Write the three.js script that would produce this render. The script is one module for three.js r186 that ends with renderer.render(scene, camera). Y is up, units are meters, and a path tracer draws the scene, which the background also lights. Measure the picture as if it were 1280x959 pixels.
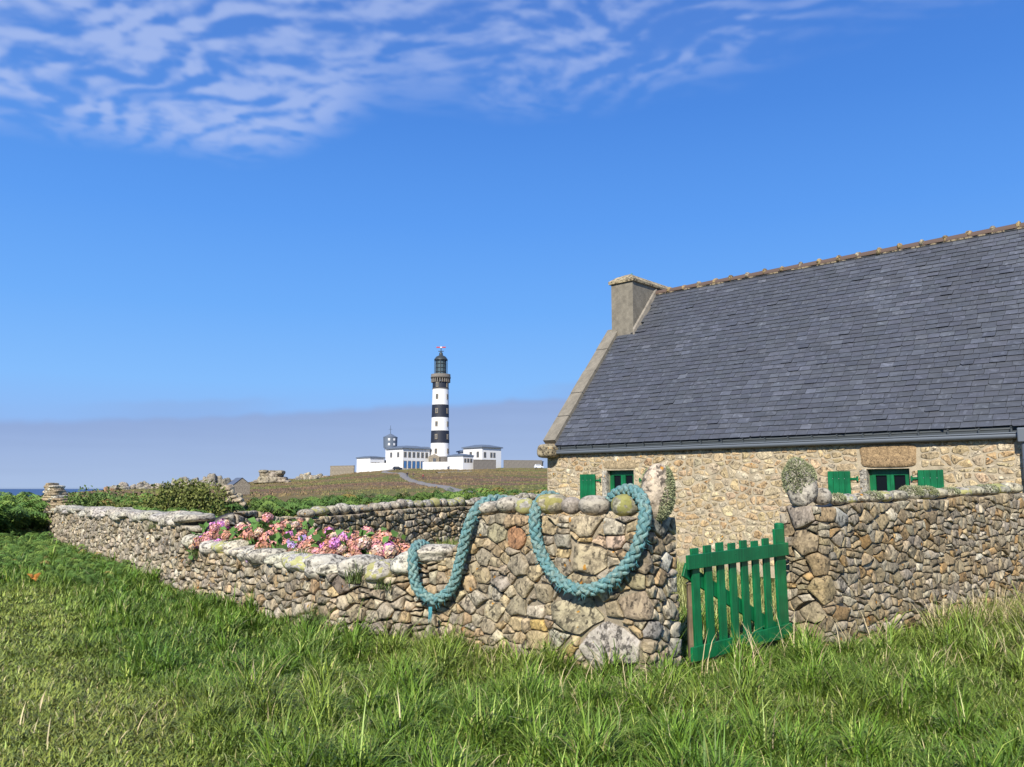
import * as THREE from 'three';
import { mergeGeometries, mergeVertices } from 'three/addons/utils/BufferGeometryUtils.js';
import { RoundedBoxGeometry } from 'three/addons/geometries/RoundedBoxGeometry.js';
import { MarchingCubes } from 'three/addons/objects/MarchingCubes.js';

// ---------------------------------------------------------------- camera, sky, sun, exposure
const scene = new THREE.Scene();
const EYE = 1.6, D = Math.PI / 180;
const camera = new THREE.PerspectiveCamera(49.66, 1280 / 959, 0.1, 90000);
camera.position.set(0, EYE, 0);
camera.rotation.set(7.23 * D, 0, 0);
const renderer = new THREE.WebGLRenderer({ antialias: true });
renderer.setSize(1024, 767);
renderer.toneMapping = THREE.LinearToneMapping;
renderer.toneMappingExposure = 1.2;
renderer.shadowMap.enabled = true;
const sunDir = new THREE.Vector3(-0.255, 0.61, 0.757).normalize();
const sun = new THREE.DirectionalLight(new THREE.Color(1.0, 0.945, 0.86), 5);
sun.position.copy(sunDir).multiplyScalar(120); sun.castShadow = true;
sun.shadow.mapSize.set(4096, 4096);
Object.assign(sun.shadow.camera, { left: -40, right: 40, top: 40, bottom: -40, near: 1, far: 300 });
scene.add(sun, sun.target);

// ---------------------------------------------------------------- random numbers and noise
function rng(seed) { let s = seed >>> 0; return () => { s = (s + 0x6D2B79F5) | 0; let t = Math.imul(s ^ (s >>> 15), 1 | s); t = (t + Math.imul(t ^ (t >>> 7), 61 | t)) ^ t; return ((t ^ (t >>> 14)) >>> 0) / 4294967296; }; }
const clamp = (x, a = 0, b = 1) => x < a ? a : x > b ? b : x;
const lerp = (a, b, t) => a + (b - a) * t;
const sstep = (a, b, x) => { const t = clamp((x - a) / (b - a)); return t * t * (3 - 2 * t); };
function h2(x, y, s) { let h = Math.imul(x, 374761393) + Math.imul(y, 668265263) + Math.imul(s, 2147483647 - 61 * 977); h = Math.imul(h ^ (h >>> 13), 1274126177); h ^= h >>> 16; return (h >>> 0) / 4294967296; }
function vn(x, y, s = 0, per = 0) {                       // value noise, tiling with period per if given
  let xi = Math.floor(x), yi = Math.floor(y), fx = x - xi, fy = y - yi, x1 = xi + 1, y1 = yi + 1;
  if (per) { xi = ((xi % per) + per) % per; yi = ((yi % per) + per) % per; x1 = ((x1 % per) + per) % per; y1 = ((y1 % per) + per) % per; }
  fx = fx * fx * (3 - 2 * fx); fy = fy * fy * (3 - 2 * fy);
  const a = h2(xi, yi, s), b = h2(x1, yi, s), c = h2(xi, y1, s), d = h2(x1, y1, s);
  return a + (b - a) * fx + (c - a) * fy + (a - b - c + d) * fx * fy;
}
function fbm(x, y, o = 4, s = 0, per = 0) { let v = 0, a = 0.5, t = 0; for (let i = 0; i < o; i++) { v += a * vn(x, y, s + i * 17, per); t += a; a *= 0.5; x *= 2; y *= 2; per *= 2; } return v / t; }
function n3(x, y, z, s = 0) { return (vn(x + z * 0.37, y - z * 0.21, s) + vn(y + 7.3, z + x * 0.31, s + 5) + vn(z - 3.1, x - y * 0.27, s + 9)) / 3; }

// ---------------------------------------------------------------- sky
{
  const W = 3072, H = 1536, data = new Float32Array(W * H * 4);
  const L = (r, g, b) => [r, g, b].map((c) => { c /= 255; return c <= 0.04045 ? c / 12.92 : ((c + 0.055) / 1.055) ** 2.4; });
  const stops = [[-90, L(120, 140, 165)], [-0.5, L(148, 172, 214)], [0, L(152, 177, 222)], [3, L(150, 186, 240)], [7, L(134, 190, 253)], [12, L(112, 175, 250)], [18, L(94, 158, 242)], [25, L(78, 139, 226)], [33, L(66, 122, 210)], [50, L(52, 102, 190)], [90, L(42, 86, 170)]];
  const bank0 = L(146, 170, 216), bank1 = L(174, 195, 228), white = L(186, 203, 244);
  let k = 0;
  for (let j = 0; j < H; j++) {
    const el = ((j + 0.5) / H - 0.5) * 180, e = el * D, ce = Math.cos(e), se = Math.sin(e);
    let i0 = 0; while (i0 < stops.length - 2 && stops[i0 + 1][0] < el) i0++;
    const t0 = clamp((el - stops[i0][0]) / (stops[i0 + 1][0] - stops[i0][0])), A = stops[i0][1], B = stops[i0 + 1][1];
    for (let i = 0; i < W; i++, k += 4) {
      let r = lerp(A[0], B[0], t0), g = lerp(A[1], B[1], t0), b = lerp(A[2], B[2], t0);
      const ph = ((i + 0.5) / W - 0.5) * 2 * Math.PI, dx = ce * Math.cos(ph), dz = ce * Math.sin(ph);
      let az = Math.atan2(dx, -dz);                       // 0 straight ahead, positive to the right
      if (el > -1 && el < 10) {                            // low bank of sea cloud round the horizon
        const edge = 5.4 + 1.95 * Math.sin(az * 2 + 0.35) + 0.5 * (fbm(az * 7 + 40, 3, 4, 3) - 0.5) + 0.25 * (fbm(az * 40, 9, 3, 8) - 0.5);
        const m = sstep(edge + 0.30, edge - 0.35, el) * 0.9;
        const step2 = sstep(edge + 1.25, edge + 0.75, el) * sstep(0.42, 0.62, fbm(az * 3.2 + 2.2, 5.5, 3, 12)) * 0.35;
        const q = clamp(el / edge), w = Math.max(m, step2), streak = 1 + 0.05 * (fbm(az * 9, el * 3, 4, 21) - 0.5);
        r = lerp(r, lerp(bank1[0], bank0[0], q) * streak, w); g = lerp(g, lerp(bank1[1], bank0[1], q) * streak, w); b = lerp(b, lerp(bank1[2], bank0[2], q) * streak, w);
      }
      if (el > 14) {                                       // high rippled cloud on a flat layer
        const px = dx / se, pf = -dz / se;                 // where the ray meets the layer
        const R = Math.hypot(px, pf);
        const wx = fbm(px * 2.2, pf * 2.2, 3, 31) - 0.5, wy = fbm(px * 2.2 + 9, pf * 2.2, 3, 32) - 0.5;
        const lim = 2.06 + 0.56 * sstep(-0.14, -0.36, az) * (Math.abs(az) < 1.6 ? 1 : 0.5) + 0.32 * (fbm(px * 1.9 + 3, pf * 1.9, 3, 40) - 0.5) - 0.20 * sstep(0.26, 0.40, az) * sstep(1.5, 0.8, az);
        let m = sstep(lim + 0.10, lim - 0.30, R);
        if (m > 0) {
          const n = fbm(px * 15 + wx * 3.5, pf * 19 + wy * 4, 5, 50), c2 = fbm(px * 2.8 + wx + 20, pf * 3.4 + wy, 4, 60), f2 = fbm(px * 26 + wx * 9, pf * 42 + wy * 9, 3, 70);
          const rip = 0.5 + 0.5 * Math.sin((pf + 0.4 * px + wx * 1.1 + wy * 0.8) * 34);
          const d = clamp(sstep(0.36, 0.70, n * 0.52 + c2 * 0.30 + rip * 0.18 + (f2 - 0.5) * 0.26 + 0.06 * sstep(-0.1, -0.35, az) * sstep(-1.2, -0.7, az)) * sstep(0.22, 0.50, c2 + 0.08));
          m *= 0.05 + (0.50 + 0.10 * sstep(-0.1, -0.4, az)) * d;
          r = lerp(r, white[0], m); g = lerp(g, white[1], m); b = lerp(b, white[2], m);
        }
      }
      data[k] = r / 1.2; data[k + 1] = g / 1.2; data[k + 2] = b / 1.2; data[k + 3] = 1;
    }
  }
  const t = new THREE.DataTexture(data, W, H, THREE.RGBAFormat, THREE.FloatType);
  t.mapping = THREE.EquirectangularReflectionMapping; t.magFilter = THREE.LinearFilter; t.minFilter = THREE.LinearFilter; t.needsUpdate = true;
  scene.background = t; scene.environment = t;
}

// ---------------------------------------------------------------- helpers: objects, names, tags
const taken = {};
function numbered(n) { const k = taken[n] = (taken[n] ?? -1) + 1; return k ? `${n}_${String(k).padStart(3, '0')}` : n; }
function shade(o) { o.traverse((m) => { if (m.isMesh) { m.castShadow = true; m.receiveShadow = true; } }); return o; }
function tag(o, label, category, group, kind) { o.userData = { label, category }; if (group) o.userData.group = group; o.userData.kind = kind || 'thing'; return o; }
function thing(name, label, category, p = [0, 0, 0], turn = 0, group) { const o = new THREE.Group(); o.name = numbered(name); o.position.set(...p); o.rotation.y = turn; tag(o, label, category, group); scene.add(o); return o; }
function mesh(name, geo, mat, parent, label) { const m = new THREE.Mesh(geo, mat); m.castShadow = m.receiveShadow = true; if (parent) { m.name = name; parent.add(m); if (label) m.userData.label = label; } else { m.name = numbered(name); scene.add(m); } return m; }
function structure(name, geo, mat, label, category) { const m = mesh(name, geo, mat); return tag(m, label, category, null, 'structure'); }
const V = (X, y, F) => new THREE.Vector3(X, y, -F);

// ---------------------------------------------------------------- textures (what the surfaces are made of)
function dataTex(n, fn, srgb, rep = 1) {
  const d = new Uint8Array(n * n * 4); let k = 0;
  for (let j = 0; j < n; j++) for (let i = 0; i < n; i++, k += 4) { const c = fn(i / n, j / n, i, j); d[k] = clamp(c[0]) * 255; d[k + 1] = clamp(c[1]) * 255; d[k + 2] = clamp(c[2]) * 255; d[k + 3] = 255; }
  const t = new THREE.DataTexture(d, n, n); t.wrapS = t.wrapT = THREE.RepeatWrapping; t.magFilter = THREE.LinearFilter; t.minFilter = THREE.LinearMipmapLinearFilter; t.generateMipmaps = true;
  if (srgb) t.colorSpace = THREE.SRGBColorSpace; t.repeat.set(rep, rep); t.needsUpdate = true; return t;
}
const grey = (v) => [v, v, v];
function stoneTex(n, seed, { white = 0.62, dark = 0.66, orange = 0.8, contrast = 1, moss = 2 } = {}) {
  return dataTex(n, (u, v, i, j) => {
    let b = 0.80 + contrast * (0.30 * (fbm(u * 6, v * 6, 4, seed, 6) - 0.5) + 0.42 * (fbm(u * 36, v * 36, 3, seed + 3, 36) - 0.5) + 0.22 * (h2(i, j, seed) - 0.5));
    let c = [b, b * 0.985, b * 0.955];
    const w = fbm(u * 12, v * 12, 5, seed + 50, 12), dk = fbm(u * 22, v * 22, 5, seed + 80, 22), o = fbm(u * 7, v * 7, 5, seed + 110, 7), ms = fbm(u * 10, v * 10, 5, seed + 140, 10);
    const dm = sstep(dark - 0.02, dark + 0.08, dk) * 0.42; c = c.map((x) => x * (1 - dm));
    const wm = sstep(white, white + 0.05, w) * 0.8; c = [lerp(c[0], 1.0, wm), lerp(c[1], 0.99, wm), lerp(c[2], 0.95, wm)];
    const om = sstep(orange, orange + 0.04, o) * 0.8; c = [lerp(c[0], 0.95, om), lerp(c[1], 0.68, om), lerp(c[2], 0.22, om)];
    const mm = sstep(moss, moss + 0.06, ms) * 0.8; c = [lerp(c[0], 0.80, mm), lerp(c[1], 0.80, mm), lerp(c[2], 0.50, mm)];
    return c;
  }, true);
}
const bumpRock = dataTex(512, (u, v, i, j) => grey(0.55 * fbm(u * 7, v * 7, 5, 400, 7) + 0.35 * fbm(u * 30, v * 30, 4, 420, 30) + 0.1 * h2(i, j, 9)), false);
const TX = {
  granite: stoneTex(512, 1, { white: 0.585, dark: 0.60, orange: 0.76, contrast: 1.2 }),
  tan: stoneTex(512, 7, { white: 0.64, dark: 0.66, orange: 0.86, contrast: 1.1 }),
  crust: stoneTex(512, 13, { white: 0.53, dark: 0.56, orange: 0.78, contrast: 1.6 }),
  mossy: stoneTex(512, 19, { white: 0.62, dark: 0.66, orange: 0.9, moss: 0.50, contrast: 1.2 }),
  mortar: dataTex(256, (u, v, i, j) => grey(0.82 + 0.28 * (fbm(u * 8, v * 8, 5, 60, 8) - 0.5) + 0.22 * (h2(i, j, 4) - 0.5)), true),
  slate: dataTex(256, (u, v, i, j) => { const b = 0.86 + 0.22 * (fbm(u * 5, v * 12, 5, 70, 0) - 0.5) + 0.10 * (h2(i, j, 5) - 0.5) + 0.35 * sstep(0.66, 0.74, fbm(u * 9 + 4, v * 9, 4, 77)); return [b, b, b]; }, true),
  wood: dataTex(256, (u, v) => grey(0.86 + 0.3 * (fbm(u * 48, v * 3, 4, 90, 0) - 0.5) + 0.3 * (fbm(u * 4, v * 4, 4, 95, 4) - 0.5)), true),
};
const std = (o) => new THREE.MeshStandardMaterial({ roughness: 0.9, ...o });
const col = (r, g, b) => new THREE.Color().setRGB(r, g, b);
const M = {
  granite: std({ map: TX.granite, color: col(1, 0.955, 0.86), bumpMap: bumpRock, bumpScale: 0.012, vertexColors: true }),
  tan: std({ map: TX.tan, color: col(1, 0.95, 0.85), bumpMap: bumpRock, bumpScale: 0.010, vertexColors: true }),
  crust: std({ map: TX.crust, color: col(1, 0.97, 0.90), bumpMap: bumpRock, bumpScale: 0.014, vertexColors: true }),
  mossy: std({ map: TX.mossy, bumpMap: bumpRock, bumpScale: 0.012, vertexColors: true }),
  earth: std({ map: TX.mortar, color: col(0.24, 0.20, 0.145), bumpMap: bumpRock, bumpScale: 0.02 }),
  lime: std({ map: TX.mortar, color: col(0.68, 0.56, 0.37), bumpMap: bumpRock, bumpScale: 0.008 }),
  soilMortar: std({ map: TX.mortar, color: col(0.42, 0.35, 0.24), bumpMap: bumpRock, bumpScale: 0.015 }),
  cement: std({ map: TX.mortar, color: col(0.34, 0.30, 0.225), bumpMap: bumpRock, bumpScale: 0.006 }),
  slate: std({ map: TX.slate, roughness: 0.55, vertexColors: true, bumpMap: bumpRock, bumpScale: 0.003 }),
  zinc: std({ color: col(0.15, 0.17, 0.19), roughness: 0.6, metalness: 0.2 }),
  fascia: std({ color: col(0.055, 0.065, 0.07), roughness: 0.6 }),
  green: std({ map: TX.wood, color: col(0.005, 0.185, 0.060), roughness: 0.42 }),
  glass: new THREE.MeshPhysicalMaterial({ color: col(0.006, 0.008, 0.01), roughness: 0.12, specularIntensity: 0.35 }),
  tile: std({ color: col(0.115, 0.075, 0.055), roughness: 0.8, bumpMap: bumpRock, bumpScale: 0.004 }),
  bareWood: std({ map: TX.wood, color: col(0.22, 0.16, 0.09) }),
  white: std({ color: col(0.80, 0.79, 0.76), roughness: 0.75 }),
  black: std({ color: col(0.018, 0.022, 0.035), roughness: 0.6 }),
  farGlass: std({ color: col(0.10, 0.11, 0.12), roughness: 0.2 }),
  farStone: std({ map: TX.tan, color: col(0.42, 0.37, 0.29) }),
  farGrey: std({ map: TX.mortar, color: col(0.30, 0.27, 0.23) }),
  roofBlue: std({ color: col(0.13, 0.16, 0.20), roughness: 0.6 }),
  iron: std({ color: col(0.05, 0.06, 0.06), roughness: 0.5, metalness: 0.3 }),
  red: std({ color: col(0.5, 0.03, 0.03), roughness: 0.5 }),
};
const box = (w, h, d, x = 0, y = 0, z = 0) => new THREE.BoxGeometry(w, h, d).translate(x, y, z);
const rbox = (w, h, d, r, x = 0, y = 0, z = 0) => new RoundedBoxGeometry(w, h, d, 2, r).translate(x, y, z);
function metreUV(g, s = 1) {                               // uv in metres by the dominant axis of each face normal
  g = g.index ? g.toNonIndexed() : g; g.computeVertexNormals(); const p = g.attributes.position, n = g.attributes.normal, uv = new Float32Array(p.count * 2);
  for (let i = 0; i < p.count; i++) { const ax = Math.abs(n.getX(i)), ay = Math.abs(n.getY(i)), az = Math.abs(n.getZ(i)); const [a, b] = ay > ax && ay > az ? [p.getX(i), p.getZ(i)] : ax > az ? [p.getZ(i), p.getY(i)] : [p.getX(i), p.getY(i)]; uv[i * 2] = a * s; uv[i * 2 + 1] = b * s; }
  g.setAttribute('uv', new THREE.BufferAttribute(uv, 2)); return g;
}
function paint(g, c) { const n = g.attributes.position.count, a = new Float32Array(n * 3); for (let i = 0; i < n; i++) { a[i * 3] = c[0]; a[i * 3 + 1] = c[1]; a[i * 3 + 2] = c[2]; } g.setAttribute('color', new THREE.BufferAttribute(a, 3)); return g; }
function triMesh(pos, idx, uv, colr) { const g = new THREE.BufferGeometry(); g.setAttribute('position', new THREE.Float32BufferAttribute(pos, 3)); if (uv) g.setAttribute('uv', new THREE.Float32BufferAttribute(uv, 2)); if (colr) g.setAttribute('color', new THREE.Float32BufferAttribute(colr, 3)); g.setIndex(idx); g.computeVertexNormals(); return g; }
const jit = (c, r, a = 0.18, h = 0.06) => { const k = 1 + (r() - 0.5) * 2 * a; return [c[0] * k * (1 + (r() - 0.5) * h), c[1] * k, c[2] * k * (1 + (r() - 0.5) * 2 * h)]; };

// ---------------------------------------------------------------- ground
function farHeight(t) {                                     // height of the heath 400 m away, by direction t = X / F
  const P = [[-3, -9], [-0.75, -8], [-0.6, -4], [-0.5, 0.4], [-0.42, 2.2], [-0.33, 4.2], [-0.22, 7.6], [-0.188, 9.4], [-0.15, 10.9], [-0.08, 11.4], [0.04, 11.3], [0.4, 10], [1, 6], [3, 3]];
  for (let i = 1; i < P.length; i++) if (t < P[i][0]) { const q = clamp((t - P[i - 1][0]) / (P[i][0] - P[i - 1][0])); return lerp(P[i - 1][1], P[i][1], q); }
  return 3;
}
function heathColor(X, F) {                                 // bracken brown, heather and turf in patches
  const n1 = fbm(X * 0.05, F * 0.05, 4, 220), n2 = fbm(X * 0.018 + 4, F * 0.03, 4, 230); let hc = [0.27, 0.205, 0.10];
  const pm = sstep(0.53, 0.60, n2); hc = [lerp(hc[0], 0.25, pm), lerp(hc[1], 0.168, pm), lerp(hc[2], 0.108, pm)];
  const gm = sstep(0.52, 0.62, n1) * 0.8; return [lerp(hc[0], 0.20, gm), lerp(hc[1], 0.215, gm), lerp(hc[2], 0.075, gm)];
}
function ground(X, F) {
  const R = Math.hypot(X, F);
  let y = 0.10 * (fbm(X * 0.35 + 50, F * 0.35 + 50, 3, 200) - 0.5) * sstep(2, 8, R);
  if (F > 20) {
    const hf = farHeight(X / F), g = clamp((F - 40) / 360);
    y += hf * (F > 400 ? 1 : Math.pow(g, 1.8)) + (fbm(X * 0.02, F * 0.02, 4, 210) - 0.5) * 2.2 * sstep(60, 200, F) * sstep(420, 330, F);
    if (F > 430) y -= 34 * sstep(430, 760, F);
  }
  if (R > 420) y -= 36 * sstep(420, 800, R) * (F > 20 ? 0.3 : 1);
  if (X < -30) y -= 10 * sstep(-30, -160, X) * sstep(200, 40, F);
  return y;
}
{
  const pos = [], uv = [], cl = [], idx = [], NA = 420, rs = [0.01]; let q = 0.6; while (q < 1100) { rs.push(q); q *= q < 12 ? 1.10 : q < 60 ? 1.07 : 1.045; } rs.push(1100);
  for (const r of rs) for (let a = 0; a <= NA; a++) {
    const th = a / NA * 2 * Math.PI, X = Math.sin(th) * r, F = Math.cos(th) * r;
    pos.push(X, ground(X, F), -F); uv.push(X, F);
    const n1 = fbm(X * 0.05, F * 0.05, 4, 220), n4 = fbm(X * 0.2, F * 0.2, 3, 235), heath = sstep(45, 110, Math.hypot(X, F) + 60 * (n1 - 0.5)), c = [0.085, 0.10, 0.028], hc = heathColor(X, F);
    const k = 0.75 + 0.5 * n4;
    cl.push(lerp(c[0], hc[0], heath) * k, lerp(c[1], hc[1], heath) * k, lerp(c[2], hc[2], heath) * k);
  }
  const n = NA + 1;
  for (let i = 0; i < rs.length - 1; i++) for (let a = 0; a < NA; a++) { const A = i * n + a; idx.push(A, A + n, A + 1, A + 1, A + n, A + n + 1); }
  const g = triMesh(pos, idx.map((_, i) => idx[i - i % 3 + [0, 2, 1][i % 3]]), uv, cl);
  const t = TX.mortar.clone(); t.repeat.set(0.5, 0.5); t.needsUpdate = true;
  structure('ground', g, new THREE.MeshPhysicalMaterial({ map: t, vertexColors: true, roughness: 1, specularIntensity: 0.1, bumpMap: bumpRock, bumpScale: 0.05 }), 'grassy ground rising into a brown heath towards the lighthouse', 'ground');
  const s = new THREE.CircleGeometry(60000, 96).rotateX(-Math.PI / 2).translate(0, -22, 0);
  structure('sea', s, std({ color: col(0.035, 0.075, 0.16), roughness: 0.5 }), 'strip of dark blue sea under the horizon', 'sea');
}

// ---------------------------------------------------------------- rubble masonry: each stone its own shape
class Path {                                                // polyline (X, F) with rounded corners; the normal points to the side the camera is on
  constructor(pts, radii = 0.05) {
    const o = []; pts.forEach((p, i) => {
      if (i === 0 || i === pts.length - 1) { o.push(p); return; }
      const a = pts[i - 1], b = pts[i + 1], la = Math.hypot(a[0] - p[0], a[1] - p[1]), lb = Math.hypot(b[0] - p[0], b[1] - p[1]);
      const R = Array.isArray(radii) ? radii[i] ?? 0.05 : radii, ra = Math.min(R, la * 0.48) / la, rb = Math.min(R, lb * 0.48) / lb;
      const s = [lerp(p[0], a[0], ra), lerp(p[1], a[1], ra)], e = [lerp(p[0], b[0], rb), lerp(p[1], b[1], rb)];
      for (let k = 0; k <= 6; k++) { const t = k / 6, w = 1 - t; o.push([w * w * s[0] + 2 * w * t * p[0] + t * t * e[0], w * w * s[1] + 2 * w * t * p[1] + t * t * e[1]]); }
    });
    this.p = o; this.s = [0]; for (let i = 1; i < o.length; i++) this.s.push(this.s[i - 1] + Math.hypot(o[i][0] - o[i - 1][0], o[i][1] - o[i - 1][1]));
    this.L = this.s[this.s.length - 1];
  }
  pt(u) { const { p, s } = this; let i = 1; while (i < p.length - 1 && s[i] < u) i++; const t = (u - s[i - 1]) / (s[i] - s[i - 1] || 1); return [lerp(p[i - 1][0], p[i][0], t), lerp(p[i - 1][1], p[i][1], t)]; }
  nrm(u, e = 0.03) { const a = this.pt(u - e), b = this.pt(u + e), x = b[0] - a[0], f = b[1] - a[1], l = Math.hypot(x, f) || 1; return [f / l, -x / l]; }
  at(u, v, d, batter = 0) { const p = this.pt(u), n = this.nrm(u), k = d - batter * v; return [p[0] + n[0] * k, v, -(p[1] + n[1] * k)]; }
}
function clipPoly(P, a, b, c) {                              // keep a*x + b*y <= c
  const o = []; for (let i = 0; i < P.length; i++) { const p = P[i], q = P[(i + 1) % P.length], dp = a * p[0] + b * p[1] - c, dq = a * q[0] + b * q[1] - c; if (dp <= 0) o.push(p); if ((dp < 0 && dq > 0) || (dp > 0 && dq < 0)) { const t = dp / (dp - dq); o.push([lerp(p[0], q[0], t), lerp(p[1], q[1], t)]); } } return o;
}
const areaOf = (P) => { let a = 0; for (let i = 0; i < P.length; i++) { const p = P[i], q = P[(i + 1) % P.length]; a += p[0] * q[1] - q[0] * p[1]; } return a / 2; };
function layStones({ u0, u1, v0, top, seeds = [], rMax, rMin, A = 1.5, seed = 1, holes = [], tries = 9000, pack = 0.74, split = 0.13 }) {
  const R = rng(seed), pts = seeds.map(([u, v, r, c]) => ({ u, v, y: v * A, r: r * 1.2, c, fixed: 1 })), cell = rMax * 2.2, grid = new Map();
  const put = (p, i) => { const k = Math.floor(p.u / cell) + ':' + Math.floor(p.y / cell); if (!grid.has(k)) grid.set(k, []); grid.get(k).push(i); };
  const near = (p, f) => { const a = Math.floor(p.u / cell), b = Math.floor(p.y / cell); for (let i = -2; i <= 2; i++) for (let j = -2; j <= 2; j++) { const l = grid.get((a + i) + ':' + (b + j)); if (l) for (const k of l) if (f(pts[k], k)) return true; } return false; };
  pts.forEach(put); const vMax = Math.max(...Array.from({ length: 60 }, (_, i) => top(lerp(u0, u1, i / 59))));
  for (let k = 0; k < tries; k++) {
    const r = rMax * Math.pow(rMin / rMax, Math.pow(k / tries, 0.55)) * (0.85 + 0.3 * R()), u = lerp(u0, u1, R()), v = lerp(v0, vMax, R());
    if (v > top(u) - r * 0.5 / A) continue;
    const p = { u, v, y: v * A, r }; if (holes.some((h) => u > h[0] && u < h[1] && v > h[2] && v < h[3])) continue;
    if (near(p, (q) => Math.hypot(p.u - q.u, p.y - q.y) < pack * (p.r + q.r))) continue; put(p, pts.push(p) - 1);
  }
  const out = [];
  for (const p of pts) {
    const w = p.r * 1.9; let P = [[p.u - w, p.y - w], [p.u + w, p.y - w], [p.u + w, p.y + w], [p.u - w, p.y + w]];
    near(p, (q) => { if (q !== p) { const a = q.u - p.u, b = q.y - p.y; P = clipPoly(P, 2 * a, 2 * b, q.u * q.u + q.y * q.y - p.u * p.u - p.y * p.y - q.r * q.r + p.r * p.r); } return P.length < 3; });
    if (P.length < 3) continue; P = P.map(([x, y]) => [x, y / A]);
    const sl = (top(p.u + 0.1) - top(p.u - 0.1)) / 0.2; P = clipPoly(P, -sl, 1, top(p.u) - sl * p.u); P = clipPoly(P, 0, -1, -v0); P = clipPoly(P, -1, 0, -u0); P = clipPoly(P, 1, 0, u1);
    for (const h of holes) { const xs = P.map((q) => q[0]), ys = P.map((q) => q[1]); if (P.length > 2 && Math.max(...xs) > h[0] && Math.min(...xs) < h[1] && Math.max(...ys) > h[2] && Math.min(...ys) < h[3]) { const g = [[h[0] - p.u, 1, 0, h[0]], [p.u - h[1], -1, 0, -h[1]], [h[2] - p.v, 0, 1, h[2]], [p.v - h[3], 0, -1, -h[3]]].sort((a, b) => b[0] - a[0])[0]; P = clipPoly(P, g[1], g[2], g[3]); } }
    if (P.length < 3) continue;
    const queue = [{ P, fixed: p.fixed }];
    while (queue.length) {                                   // break the larger cells along tilted lines into blocky pieces
      const q = queue.pop(), ar = areaOf(q.P), lim = split * split * (0.55 + 1.6 * R() * R());
      if (!q.fixed && ar > lim && q.P.length > 2) {
        const xs = q.P.map((a) => a[0]), ys = q.P.map((a) => a[1]), w = Math.max(...xs) - Math.min(...xs), h = (Math.max(...ys) - Math.min(...ys)) * A, cx = xs.reduce((a, b) => a + b, 0) / xs.length, cy = ys.reduce((a, b) => a + b, 0) / ys.length;
        const th = (w > h * (0.8 + 0.5 * R()) ? 0 : Math.PI / 2) + (R() - 0.5) * 0.55, a = Math.cos(th), b = Math.sin(th), c = a * (cx + (R() - 0.5) * w * 0.3) + b * (cy + (R() - 0.5) * h / A * 0.3);
        const P1 = clipPoly(q.P, a, b, c), P2 = clipPoly(q.P, -a, -b, -c);
        if (P1.length > 2 && P2.length > 2 && Math.min(areaOf(P1), areaOf(P2)) > ar * 0.22) { queue.push({ P: P1 }, { P: P2 }); continue; }
      }
      if (ar < split * split * 0.12) continue;
      const n = q.P.length; out.push({ u: q.P.reduce((a, b) => a + b[0], 0) / n, v: q.P.reduce((a, b) => a + b[1], 0) / n, P: q.P, area: ar, c: p.c });
    }
  }
  return out;
}
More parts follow.
